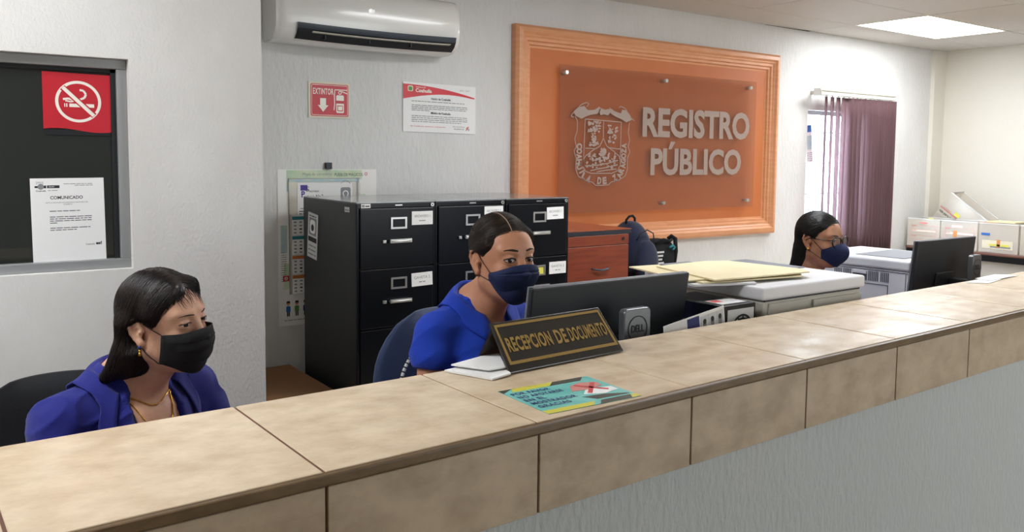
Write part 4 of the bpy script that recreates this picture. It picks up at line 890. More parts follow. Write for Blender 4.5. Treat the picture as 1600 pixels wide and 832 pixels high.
# ------------------------------------------------------------------ people: implicit bodies turned into one continuous surface
def ax(lo, hi, flo, fhi, fine, coarse):
    a = list(np.arange(lo, flo, coarse)); f_ = list(np.arange(flo, fhi, fine)); c = list(np.arange(fhi, hi+coarse, coarse)); return np.array(a+f_+c, dtype=np.float32)
def M4(m): return np.array(m)
def sd(kind, p, P):
    if kind == 'e':
        c, r = p; q = P-np.array(c, np.float32); r = np.array(r, np.float32); k0 = np.sqrt(((q/r)**2).sum(-1)); k1 = np.sqrt(((q/(r*r))**2).sum(-1))+1e-9; return k0*(k0-1)/k1
    if kind == 'c':
        a, b, ra, rb = p; a = np.array(a, np.float32); ba = np.array(b, np.float32)-a; pa = P-a; h = np.clip((pa@ba)/(ba@ba), 0, 1); return np.sqrt(((pa-h[..., None]*ba)**2).sum(-1))-(ra+(rb-ra)*h)
def bb(kind, p):
    if kind == 'e': c, r = p; return np.array(c)-r, np.array(c)+r
    a, b, ra, rb = p; r = max(ra, rb); return np.minimum(a, b)-r, np.maximum(a, b)+r
class Sdf:
    def __init__(s): s.items = []
    def add(s, kind, *p, k=.01, op='u', fr=None, grow=0): s.items.append((kind, p, k, op, fr, grow)); return s
    def ev(s, P, blockF=None):
        F_ = np.full(P.shape[:-1], .2, np.float32)
        for kind, p, k, op, fr, g_ in s.items:
            Q = P if fr is None else P@fr[:3,:3].T.astype(np.float32)+fr[:3,3].astype(np.float32)
            F_ = s.comb(F_, sd(kind, p, Q)-g_, k, op)
        return F_
    @staticmethod
    def comb(a, d, k, op):
        if op == 'u': h = np.maximum(k-np.abs(a-d), 0)/k; return np.minimum(a, d)-h*h*k*.25
        h = np.maximum(k-np.abs(a+d), 0)/k; return np.maximum(a, -d)+h*h*k*.25
    def grid(s, xs, ys, zs):
        F_ = np.full((len(xs), len(ys), len(zs)), .2, np.float32); A = (xs, ys, zs)
        for kind, p, k, op, fr, g_ in s.items:
            lo, hi = bb(kind, p); cs = np.array([[x, y, z] for x in (lo[0], hi[0]) for y in (lo[1], hi[1]) for z in (lo[2], hi[2])])
            if fr is not None:
                inv = np.linalg.inv(fr); cs = cs@inv[:3,:3].T+inv[:3,3]
            lo = cs.min(0)-k-.022-g_; hi = cs.max(0)+k+.022+g_; sl = []
            for i in range(3): a = max(0, np.searchsorted(A[i], lo[i])-1); b = min(len(A[i]), np.searchsorted(A[i], hi[i])+1); sl.append(slice(a, b))
            if any(q.stop <= q.start for q in sl): continue
            X = np.stack(np.meshgrid(xs[sl[0]], ys[sl[1]], zs[sl[2]], indexing='ij'), -1)
            if fr is not None: X = X@fr[:3,:3].T.astype(np.float32)+fr[:3,3].astype(np.float32)
            F_[tuple(sl)] = s.comb(F_[tuple(sl)], sd(kind, p, X)-g_, k, op)
        return F_
def surface(F_, xs, ys, zs):
    S = F_ < 0; A = (xs, ys, zs); nx, ny, nz = F_.shape
    cell = np.zeros((nx-1, ny-1, nz-1), bool); cnt = np.zeros(cell.shape, np.int8)
    for i in (0,1):
        for j in (0,1):
            for k in (0,1): cnt += S[i:nx-1+i, j:ny-1+j, k:nz-1+k]
    cell = (cnt > 0) & (cnt < 8); idx = -np.ones(cell.shape, np.int64); ci = np.argwhere(cell); idx[cell] = np.arange(len(ci))
    acc = np.zeros((len(ci), 3)); w_ = np.zeros(len(ci))
    E_ = []
    for i in (0,1):
        for j in (0,1): E_ += [((i,j,0),(i,j,1)), ((i,0,j),(i,1,j)), ((0,i,j),(1,i,j))]
    for a, b in E_:
        ia = ci+a; ib = ci+b; fa = F_[tuple(ia.T)]; fb = F_[tuple(ib.T)]; m_ = (fa < 0) != (fb < 0)
        t = np.where(m_, fa/np.where(m_, fa-fb, 1), 0); pa = np.stack([A[q][ia[:, q]] for q in range(3)], -1); pb = np.stack([A[q][ib[:, q]] for q in range(3)], -1)
        p = pa+(pb-pa)*t[:, None]; acc += p*m_[:, None]; w_ += m_
    V = acc/np.maximum(w_, 1)[:, None]; faces = []
    for d in range(3):
        o1, o2 = [q for q in range(3) if q != d]
        sa = [slice(1, -1)]*3; sa[d] = slice(0, -1); sb = [slice(1, -1)]*3; sb[d] = slice(1, None)
        fa = S[tuple(sa)]; fb = S[tuple(sb)]; e = np.argwhere(fa != fb); e_ = e.copy(); e_[:, o1] += 1; e_[:, o2] += 1
        flip = fa[tuple(e.T)]
        def cid(d1, d2): c = e_.copy(); c[:, o1] += d1; c[:, o2] += d2; return idx[tuple(c.T)]
        q = np.stack([cid(-1,-1), cid(0,-1), cid(0,0), cid(-1,0)], -1)
        if d == 1: flip = ~flip
        q[~flip] = q[~flip][:, ::-1]; faces.append(q)
    return V, np.concatenate(faces)
def np_mesh(name, V, Fc, m_, parent, smooth=True, fixn=None, mats=None, mi=None):
    me = bpy.data.meshes.new(name); o = np.array(parent['_o'] if parent is not None else (0,0,0))
    V = np.asarray(V, np.float64)-o; Fc = np.asarray(Fc); n = Fc.shape[1]
    me.vertices.add(len(V)); me.vertices.foreach_set('co', V.ravel()); me.loops.add(Fc.size); me.loops.foreach_set('vertex_index', Fc.ravel().astype(np.int32))
    me.polygons.add(len(Fc)); me.polygons.foreach_set('loop_start', np.arange(0, Fc.size, n, dtype=np.int32)); me.polygons.foreach_set('loop_total', np.full(len(Fc), n, np.int32))
    for t in (mats or [m_]): me.materials.append(MT[t])
    if mi is not None: me.polygons.foreach_set('material_index', np.asarray(mi, np.int32))
    me.polygons.foreach_set('use_smooth', np.ones(len(Fc), bool) if smooth else np.zeros(len(Fc), bool)); me.update(calc_edges=True); me.validate()
    ob = bpy.data.objects.new(name, me); COL.objects.link(ob); ob.parent = parent; ob['_o'] = tuple(float(q) for q in o); return ob
def grad(S, P, e=.0015):
    g_ = np.zeros_like(P)
    for i in range(3):
        d = np.zeros(3, np.float32); d[i] = e; g_[:, i] = (S.ev(P+d)-S.ev(P-d))/(2*e)
    return g_/(np.linalg.norm(g_, axis=1, keepdims=True)+1e-9)
def relax(V, Fc, it=2, lam=.5):
    n = len(V); E_ = np.concatenate([Fc[:, [i, (i+1)%4]] for i in range(4)]); E_ = np.concatenate([E_, E_[:, ::-1]])
    for _ in range(it):
        acc = np.zeros((n,3)); c = np.zeros(n); np.add.at(acc, E_[:,0], V[E_[:,1]]); np.add.at(c, E_[:,0], 1); V = V+lam*(acc/np.maximum(c,1)[:,None]-V)
    return V
def head_prims(S, H, smile=0, open_=.0046, scale=1.0, ear=True, gaze=None):
    """H: world->head 4x4. head local: forward -y, up z, eye line z=0"""
    A = lambda *a, **k: S.add(*a, fr=H, **k)
    A('e', (0,.010,.026), (.0735,.090,.086), k=.01)
    A('e', (0,-.030,.020), (.064,.058,.060), k=.03)
    A('e', (0,-.028,-.040), (.060,.060,.070), k=.03)
    A('c', (-.046,.000,-.060), (-.020,-.055,-.098), .022, .016, k=.03); A('c', (.046,.000,-.060), (.020,-.055,-.098), .022, .016, k=.03)
    A('e', (0,-.074,-.096), (.021,.018,.016), k=.025); A('e', (0,-.055,-.07), (.038,.038,.035), k=.03)
    for s in (-1, 1):
        A('e', (s*.038,-.064,-.034-.004*smile), (.021,.018,.019), k=.022)
        A('c', (s*.016,-.083,.021), (s*.046,-.068,.023), .0085, .008, k=.014)
        A('e', (s*.031,-.098,-.001), (.0165,.0175,.0115), k=.016, op='s')
    A('c', (0,-.084,.004), (0,-.107,-.034), .0075, .0095, k=.016); A('e', (0,-.108,-.038), (.0105,.0105,.009), k=.008)
    for s in (-1, 1): A('e', (s*.0125,-.099,-.041), (.008,.010,.007), k=.007)
    A('e', (0,-.088,-.066), (.024,.012,.006), k=.008); A('e', (0,-.086,-.074), (.020,.012,.006), k=.006)
    for s in (-1, 1):
        A('e', (s*.031,-.0745,0), (.0172,.0160,.0160), k=.005)
        A('e', (s*.0312,-.0945,-.0008), (.0162,.0120,open_), k=.0014, op='s')
        A('e', (s*.0420,-.086,.0002), (.0072,.0120,open_*.5), k=.0014, op='s')
        if ear:
            rim = [(.0735,-.002,.004),(.078,.001,.016),(.081,.010,.023),(.083,.020,.020),(.083,.024,.008),(.081,.021,-.006),(.078,.014,-.018),(.075,.006,-.028)]
            rim = [(x_, .008+(y_-.006)*1.18, z_*1.18) for x_, y_, z_ in rim]
            for a, b in zip(rim[:-1], rim[1:]): A('c', (s*a[0],a[1],a[2]-.008), (s*b[0],b[1],b[2]-.008), .0036, .0036, k=.003)
            A('e', (s*.0755,.013,-.006), (.0055,.016,.027), k=.004); A('e', (s*.0755,.005,-.037), (.0058,.0085,.0100), k=.006)
            A('e', (s*.0835,.009,-.010), (.0065,.0065,.010), k=.003, op='s'); A('c', (s*.074,-.001,-.010), (s*.079,.002,-.012), .004, .003, k=.004)
def inv_np(m): return np.linalg.inv(m)
def hand(S, fr, s):
    """wrist at origin, fingers towards -y, palm down; s = +1 thumb on +x"""
    A = lambda *a, **k: S.add(*a, fr=fr, **k)
    A('c', (0,.03,.004), (0,-.012,0), .023, .022, k=.01); A('e', (0,-.050,0), (.038,.048,.014), k=.012)
    for x, L_, r in ((.028,.068,.0080),(.010,.076,.0084),(-.009,.072,.0080),(-.027,.056,.0070)):
        x *= s; a = (x,-.080,.004); b = (x*1.08,-.080-L_*.45,.006); c = (x*1.12,-.080-L_*.80,-.006); d = (x*1.12,-.080-L_*.98,-.018)
        A('c', (x*.8,-.05,0), a, .010, r+.001, k=.004); A('c', a, b, r+.0006, r, k=.002); A('c', b, c, r, r-.0008, k=.002); A('c', c, d, r-.0008, r-.0016, k=.002)
    A('c', (s*.022,-.022,-.004), (s*.050,-.052,-.006), .013, .0095, k=.006); A('c', (s*.050,-.052,-.006), (s*.058,-.082,-.012), .0095, .0078, k=.002)
def mesh_sdf(S, lo, hi, step):
    xs, ys, zs = [np.arange(lo[i], hi[i], step, dtype=np.float32) for i in range(3)]; return surface(S.grid(xs, ys, zs), xs, ys, zs)
def project_face(S, Hi, pts, off):
    """pts: (x, z) in head space -> world points on the face, off outside it"""
    out = []; ys = np.arange(-.14, -.0, .0006)
    for x, z in pts:
        L_ = np.stack([np.full_like(ys, x), ys, np.full_like(ys, z)], -1); W_ = (L_@Hi[:3,:3].T+Hi[:3,3]).astype(np.float32); f = S.ev(W_); k = np.argmax(f < 0); k = max(k, 1)
        p = L_[k]-np.array([0, off, 0]); out.append(tuple(p@Hi[:3,:3].T+Hi[:3,3]))
    return out
def person(label, O, head, body_yaw, neck, skin, garment_fn, hairs, hairmat, maskspec, seat_z, brows, opts):
    Oe = Vector(O); t = thing('person', label, 'person', (neck[0], neck[1], 0))
    sc = opts.get('scale', 1.0)
    Hm = Matrix.Translation(Oe) @ Matrix.Rotation(head[0], 4, 'Z') @ Matrix.Rotation(head[1], 4, 'X') @ Matrix.Rotation(head[2], 4, 'Y') @ Matrix.Scale(sc, 4)
    Hi = np.array(Hm); H = inv_np(Hi)
    Bm = Matrix.Translation(neck) @ Matrix.Rotation(body_yaw, 4, 'Z'); Bi = np.array(Bm); B = inv_np(Bi)
    # everything is meshed in body space: rebase
    HB = H@Bi                       # body -> head
    HBi = inv_np(HB)
    S = Sdf(); nz = neck[2]
    bust = opts.get('bust', .05); wide = opts.get('wide', 1.0)
    T = [('c', ((0,.03,.0), (-.120*wide,.02,-.045), .048, .040), .05), ('c', ((0,.03,.0), (.120*wide,.02,-.045), .048, .040), .05),
         ('e', ((0,-.002,-.10), (.125*wide,.082,.085)), .04), ('e', ((0,.005,-.20), (.150*wide,.105,.16)), .05), ('e', ((0,.01,-.36), (.140*wide,.110,.14)), .05),
         ('e', ((0,.025,-.50), (.175*wide,.135,.12)), .05), ('e', ((-.072,-.075,-.20), (.062,bust,.062)), .04), ('e', ((.072,-.075,-.20), (.062,bust,.062)), .04)]
    for a in T: S.add(a[0], *a[1], k=a[2])
    hl = lambda p: tuple(np.array([*p, 1.])@HBi.T)[:3]
    S.add('c', (0,.028,-.03), hl((0,.020,-.060)), .058, .050*sc, k=.035); S.add('c', (0,.0,-.03), hl((0,-.01,-.085)), .040, .034*sc, k=.03)
    arms = {}
    for s in (-1, 1):
        sh = (s*.168*wide, .02, -.062); el = opts['elbow'][0 if s < 0 else 1]; wr = opts['wrist'][0 if s < 0 else 1]; arms[s] = (sh, el, wr)
        S.add('c', sh, el, .047*wide, .037, k=.035); S.add('c', el, wr, .036, .023, k=.015)
        hip = (s*.092, .01, -.52); kn = (s*.105, -.325, -.505); ft = (s*.105, -.26, .095-nz)
        S.add('c', hip, kn, .085, .058, k=.03); S.add('c', kn, ft, .055, .036, k=.02)
    hb = Sdf(); head_prims(S, HB, opts.get('smile', 0), opts.get('open', .0046))
    c = np.array(hl((0,0,0))); r = .125*sc
    xs = ax(-.34, .34, c[0]-.098*sc, c[0]+.098*sc, .0024, .011); ys = ax(-.58, .26, c[1]-r, c[1]+.125*sc, .0024, .011); zs = ax(-nz+.02, c[2]+.14, c[2]-.135*sc, c[2]+.125*sc, .0024, .011)
    V, Fc = surface(S.grid(xs, ys, zs), xs, ys, zs); V = relax(V, Fc, 1, .35)
    Vs, Fs, n0 = [V], [Fc], len(V)
    for s in (-1, 1):
        sh, el, wr = arms[s]; d = np.array(wr)-np.array(el); a = math.atan2(d[0], -d[1]); fr = np.array(Matrix.Translation(wr) @ Matrix.Rotation(a, 4, 'Z') @ Matrix.Rotation(.08, 4, 'X')); Sh = Sdf(); hand(Sh, inv_np(fr), -s)
        w_ = np.array(wr); V2, F2 = mesh_sdf(Sh, w_-.19, w_+.19, .0032); Vs.append(V2); Fs.append(F2+n0); n0 += len(V2)
    V = np.concatenate(Vs); Fc = np.concatenate(Fs); toW = lambda Q: np.asarray(Q)@Bi[:3,:3].T+Bi[:3,3]
    np_mesh('body', toW(V), Fc, skin, t)
    # eyes
    for s in (-1, 1):
        ec = np.array([s*.031, -.0745, 0]); eo = None
        def sph(c_, r_, cap=PI, gx=0, gz=0, nu=28, nv=16):
            P = []; g0 = Vector((gx, -1, gz)).normalized(); rot = Vector((0,0,1)).rotation_difference(g0)
            for i in range(nv+1):
                th = cap*i/nv
                P.append([tuple(Hm @ (Vector(c_)+rot @ Vector((r_*math.sin(th)*math.cos(2*PI*k/nu), r_*math.sin(th)*math.sin(2*PI*k/nu), r_*math.cos(th))))) for k in range(nu)])
            return P
        gx, gz = opts.get('gaze', (0, 0))
        eo = MB().grid(sph(ec, .0142), 'eye_white', True).build('eye', t)
        MB().grid(sph(ec, .0145, .47, gx, gz, nv=6), 'iris', True).build('iris', eo); MB().grid(sph(ec, .0147, .20, gx, gz, nv=4), 'liner', True).build('pupil', eo)
        op = opts.get('open', .0046); k1 = []
        for i in range(15):
            a = PI*(1-i/14); k1.append((s*(.0312+.0140*-math.cos(a)*1.0)*1 if False else s*.0312+.0165*math.cos(a), -.0008+op*1.02*math.sin(a)+.0003))
        up_p = project_face(Sb(S, B), Hi, k1, .0004)
        if s > 0: tail = project_face(Sb(S, B), Hi, [(.0312+.0165+.005, .0030)], .0003); up_p = [tail[0]]+up_p
        else: tail = project_face(Sb(S, B), Hi, [(-.0312-.0165-.005, .0030)], .0003); up_p = up_p+[tail[0]]
        lr = opts.get('liner', .0009)*sc; R_ = [lr*(.35+.9*math.sin(PI*min(1, max(0, i/(len(up_p)-1))))) for i in range(len(up_p))]
        MB().tube(up_p, R_, 'liner', 6).build('eyelashes', t)
        lowp = project_face(Sb(S, B), Hi, [(s*.0312+.0155*math.cos(PI+PI*i/12), -.0010+op*1.0*math.sin(PI+PI*i/12)) for i in range(13)], .0002)
        MB().tube(lowp, lr*.45, 'liner', 6).build('lower_lashes', t)
        if brows:
            bp = project_face(Sb(S, B), Hi, [(s*(.013+.036*i/12), brows[0]+brows[1]*math.sin(i/12*PI*.72)+brows[2]*(i/12)) for i in range(13)], .0003)
            MB().tube(bp, [brows[3]*sc*(.75+.5*math.sin(PI*min(.6, i/12)))*(1-.75*max(0, (i/12-.4)/.6)) for i in range(13)], 'brow', 8).build('eyebrow', t)
    # clothing, hair, mask
    SW = Sb(S, B)
    ctx = dict(t=t, S=S, SW=SW, H=H, Hi=Hi, Hm=Hm, B=B, Bi=Bi, Bm=Bm, T=T, arms=arms, nz=nz, HBi=HBi, wide=wide, toW=toW, sc=sc)
    garment_fn(ctx)
    hairs(ctx, hairmat)
    maskspec(ctx)
    # shoes
    for s in (-1, 1):
        P = blob((s*.105, -.31, .052-nz), (.045, .13, .05), None, p=2.8, squeeze=.25); MB(Bm).grid(P, 'shoe', True).build('shoe', t)
    return t
class Sb:
    """an Sdf evaluated at world points"""
    def __init__(s, S, B): s.S = S; s.B = B.astype(np.float32)
    def ev(s, P): return s.S.ev(np.asarray(P, np.float32)@s.B[:3,:3].T+s.B[:3,3])
def garment(ctx, mname, grow, sleeve, vneck, name='shirt', hem=-.60, folds=.0035, seed=0):
    G = Sdf()
    for a in ctx['T']: G.add(a[0], *a[1], k=a[2], grow=grow)
    for s in (-1, 1):
        sh, el, wr = ctx['arms'][s]
        if sleeve < 1: e2 = tuple(sh[i]+(el[i]-sh[i])*sleeve for i in range(3)); G.add('c', sh, e2, .052*ctx['wide'], .054, k=.03, grow=grow*.9)
        else: G.add('c', sh, el, .052*ctx['wide'], .046, k=.035, grow=grow); G.add('c', el, wr, .046, .036, k=.02, grow=grow*.6)
    # neck opening and V
    G.add('e', (0,.020,.045), (.058,.056,.055), k=.012, op='s')
    for v in vneck: G.add('e', v[0], v[1], k=.006, op='s')
    G.add('e', (0,0,-1.0), (.5,.6,1.0+hem), k=.01, op='s')
    if sleeve < 1:
        for s in (-1, 1):
            sh, el, wr = ctx['arms'][s]; sh = np.array(sh); el = np.array(el); d = (el-sh)/np.linalg.norm(el-sh); c = sh+(el-sh)*(sleeve+.10)+d*.10
            G.add('c', tuple(c), tuple(c+d*.2), .10, .10, k=.004, op='s')
    xs = np.arange(-.33, .33, .0052, dtype=np.float32); ys = np.arange(-.50, .24, .0052, dtype=np.float32); zs = np.arange(hem-.06, .10, .0052, dtype=np.float32)
    V, Fc = surface(G.grid(xs, ys, zs), xs, ys, zs); V = relax(V, Fc, 2, .5)
    n = grad(G, V.astype(np.float32)); rs = seed*7.3
    d = np.array([mnoise.fractal((v[0]*9+rs, v[1]*9, v[2]*5+rs), 1.0, 2.0, 3) for v in V]); fold = np.array([1-abs(mnoise.noise((v[0]*13-v[2]*11+rs, v[1]*8+v[2]*9, v[2]*3)))*3 for v in V])
    V = V+n*(folds*d+folds*1.1*np.clip(fold, 0, 1)**2)[:, None]
    ctx['G'] = G
    return np_mesh(name, ctx['toW'](V), Fc, mname, ctx['t'])
def collar(ctx, parent, mname, a_open, ztop, drop, tip, flare, front_z, thick=.0028, name='collar', rx=.062, ryy=.062, cy0=.018, front_spread=0):
    n = 60; rows = [[] for _ in range(9)]; G = ctx['G']
    for i in range(n+1):
        a = -a_open+2*a_open*i/n; f = (1-math.cos(a))/2; e = max(0, (abs(a)/a_open-.72)/.28)
        z0 = ztop+(front_z-ztop)*f**1.1; x0_ = rx*math.sin(a)*(1+front_spread*e); y_ = cy0+ryy*math.cos(a)*(1.0)
        dx, dy = math.sin(a), math.cos(a)
        for j in range(9):
            v = j/8
            if j < 3: r = -.002+.003*j/2; z = z0-.018+.018*j/2+.004
            else: k = (v-.25)/.75; r = .004+flare*k**.8; z = z0+.004-(drop+tip*e)*k
            rows[j].append([x0_+dx*r, y_+dy*r-(.010*e*v), z])
    P = np.array(rows, np.float32); sh = P.shape; Q = P.reshape(-1, 3); outer = np.repeat(np.arange(9) >= 3, n+1)
    for _ in range(8):
        f = G.ev(Q); f2 = ctx['S'].ev(Q); g_ = grad(G, Q); mv = np.clip(.0085-f, 0, .01)*outer; Q = Q+g_*mv[:, None]
        g2 = grad(ctx['S'], Q); Q = Q+g2*np.clip(.002-f2, 0, .01)[:, None]
    P = ctx['toW'](Q).reshape(sh)
    return MB().grid([[tuple(q) for q in r] for r in P], mname).build(name, parent, solid=thick)
def hair_shell(ctx, prims, carves, step=.0040):
    S = Sdf()
    for kind, p, k in prims: S.add(kind, *p, k=k)
    for kind, p, k in carves: S.add(kind, *p, k=k, op='s')
    V, Fc = mesh_sdf(S, (-.16,-.14,-.27), (.16,.20,.16), step); return S, V, Fc
def hair_build(ctx, m_, prims, carves, flow, nstr, L_, wav, seed, r=.0009, extra=0, lift=.0032):
    t = ctx['t']; S, V, Fc = hair_shell(ctx, prims, carves); rg = np.random.RandomState(seed)
    toW = lambda Q: np.asarray(Q)@ctx['Hi'][:3,:3].T+ctx['Hi'][:3,3]
    Vr = relax(V, Fc, 1, .4)
    # comb grooves into the shell along the flow
    ho = np_mesh('hair', toW(Vr), Fc, m_, t)
    seeds = V[rg.randint(0, len(V), nstr)].astype(np.float32)+rg.normal(0, .0015, (nstr, 3)).astype(np.float32)
    n = 12; P = [seeds]; Ls = rg.uniform(L_[0], L_[1], nstr); off = rg.uniform(.0002, lift, nstr); ph = rg.uniform(0, 6.28, nstr)
    p = seeds
    for i in range(n):
        g_ = grad(S, p); d = flow(p); d = d-g_*(d*g_).sum(1, keepdims=True)*.92; d /= np.linalg.norm(d, axis=1, keepdims=True)+1e-6
        side = np.cross(d, g_); p = p+d*(Ls/n)[:, None]+side*(wav*np.sin(ph+i*.9)*Ls/n)[:, None]
        f = S.ev(p.astype(np.float32)); low = p[:, 2] > extra
        p = p-grad(S, p.astype(np.float32))*((f-off)*np.where(f < .012, 1, 0))[:, None]; p = p.astype(np.float32); P.append(p)
    P = np.stack(P, 1)                  # strands x points x 3
    k = P.shape[1]; tan = np.gradient(P, axis=1); tan /= np.linalg.norm(tan, axis=2, keepdims=True)+1e-9
    a = np.cross(tan, np.array([.3,.2,.93])); a /= np.linalg.norm(a, axis=2, keepdims=True)+1e-9; b = np.cross(tan, a)
    tap = (np.sin(np.linspace(.12, .97, k)*PI)**.5)[None, :, None]*r*rg.uniform(.6, 1.4, (nstr,1,1)); ring = [P+(a*math.cos(q)+b*math.sin(q))*tap for q in (0, 2.094, 4.189)]
    VV = np.stack(ring, 2).reshape(-1, 3); base = (np.arange(nstr)[:, None]*k+np.arange(k-1)[None, :]).reshape(-1)*3; Q = []
    for j in range(3): Q.append(np.stack([base+j, base+(j+1)%3, base+3+(j+1)%3, base+3+j], -1))
    so = np_mesh('hair_strands', toW(VV), np.concatenate(Q), m_, ho); return S, ho
def mask(ctx, m_, spec):
    """curves across the face in head space: T(op), M(iddle), B(ottom)"""
    n, mm_ = 56, 66; rows = []
    for j in range(mm_+1):
        v = j/mm_; row = []
        for i in range(n+1):
            u = -1+2*i/n; c = math.cos(u*PI/2)+1e-6; s = math.sin(u*PI/2); a, b, d = spec['T'](s, c), spec['M'](s, c), spec['B'](s, c)
            row.append([a[q]*(1-v)**2+2*b[q]*v*(1-v)+d[q]*v*v for q in range(3)])
        rows.append(row)
    P = np.array(rows, np.float32); sh = P.shape; Q = P.reshape(-1, 3); toW = lambda q: q@ctx['Hi'][:3,:3].T.astype(np.float32)+ctx['Hi'][:3,3].astype(np.float32)
    W_ = toW(Q); off = spec.get('off', .0035)
    for _ in range(10):
        f = ctx['SW'].ev(W_); W_ = W_+grad(ctx['SW'], W_)*np.clip(off-f, 0, .01)[:, None]
    P = W_.reshape(sh); dn = ctx['Hi'][:3,:3]@np.array([0,-1,0]); vv = np.linspace(0, 1, mm_+1)[:, None, None]; uu = np.linspace(-1, 1, n+1)[None, :, None]
    P = P+dn*spec['fold'](vv, uu)
    P = 0.5*P+.125*(np.roll(P,1,1)+np.roll(P,-1,1)+np.concatenate([P[:1],P[:-1]])+np.concatenate([P[1:],P[-1:]])) if False else P
    mo = MB().grid([[tuple(q) for q in r] for r in P], m_).build('face_mask', ctx['t'], solid=.0012)
    # ear loops on both sides
    for s, col_ in ((-1, 0), (1, n)):
        for row, tgt in ((spec.get('r0', 2), (s*.0765,.006,.014)), (mm_-spec.get('r1', 2), (s*.0765,.012,-.040))):
            a = P[min(mm_, max(0, row*3 if row < 8 else row)), col_]; e = np.array(ctx['Hm'] @ Vector(tgt)); L_ = [a*(1-q)+e*q for q in np.linspace(0, 1, 9)]; W2 = np.array(L_, np.float32)
            for _ in range(6): f = ctx['SW'].ev(W2); W2 = W2+grad(ctx['SW'], W2)*np.clip(.002-f, 0, .01)[:, None]
            MB().tube([tuple(q) for q in W2], .0011, 'strap', 6).build('ear_loop', mo)
    return mo, P
def trousers(ctx):
    G = Sdf()
    for a in ctx['T'][4:6]: G.add(a[0], *a[1], k=a[2], grow=.006)
    for s in (-1, 1):
        nz = ctx['nz']; G.add('c', (s*.092,.01,-.52), (s*.105,-.325,-.505), .085, .060, k=.03, grow=.008); G.add('c', (s*.105,-.325,-.505), (s*.105,-.26,.10-nz), .057, .045, k=.02, grow=.010)
    V, Fc = mesh_sdf(G, (-.32,-.56,-ctx['nz']+.03), (.32,.24,-.40), .010); np_mesh('trousers', ctx['toW'](relax(V, Fc, 2)), Fc, 'trouser', ctx['t'])
# ------------------------------------------------------------------ woman 1: black mask, shoulder-length hair
def g1(ctx):
    trousers(ctx)
    g_ = garment(ctx, 'royal_blue', .010, 1.2, [((0,-.085,-.06), (.060,.085,.13))], 'jacket', folds=.0045, seed=1)
    collar(ctx, g_, 'royal_blue', 2.3, .046, .050, .065, .048, -.030, name='lapel_collar', rx=.064, ryy=.060, front_spread=.2)
    # dark top under the jacket
    U = Sdf()
    for a in ctx['T'][2:]: U.add(a[0], *a[1], k=a[2], grow=.005)
    U.add('e', (.006,-.08,-.035), (.060,.09,.115), k=.006, op='s'); U.add('e', (0,.02,.03), (.075,.075,.09), k=.006, op='s'); U.add('e', (0,0,-1.0), (.5,.6,.55), k=.01, op='s')
    V, Fc = mesh_sdf(U, (-.2,-.2,-.46), (.2,.2,.02), .007); np_mesh('undershirt', ctx['toW'](relax(V, Fc, 2)), Fc, 'dark_top', ctx['t'])
    # gold chain on the chest
    def drape(pts, off):
        Q = np.array(pts, np.float32)
        for _ in range(40):
            f = ctx['S'].ev(Q); Q = Q-grad(ctx['S'], Q)*np.clip(f-off, -.01, .01)[:, None]
        return [tuple(q) for q in ctx['toW'](Q)]
    pts = [(.060*math.cos(a), .03-.085*math.sin(a), .012-.075*max(0, math.sin(a))**1.5) for a in np.linspace(-.1, PI+.1, 46)]
    MB().tube(drape(pts, .002), [.0019 if i % 2 else .0011 for i in range(46)], 'gold', 6).build('necklace', ctx['t'])
    pts = [(.060*math.cos(a), .03-.09*math.sin(a), .010-.125*max(0, math.sin(a))**1.7) for a in np.linspace(-.1, PI+.1, 60)]
    MB().tube(drape(pts, .002), [.0021 if i % 2 else .0012 for i in range(60)], 'gold', 6).build('necklace', ctx['t'])
    pts = [(.070*math.cos(a), .02-.09*math.sin(a), .0-.20*max(0, math.sin(a))**1.7) for a in np.linspace(.2, PI-.2, 40)]
    MB().tube(drape(pts, .004), .0018, 'strap', 6).build('mask_cord', ctx['t'])
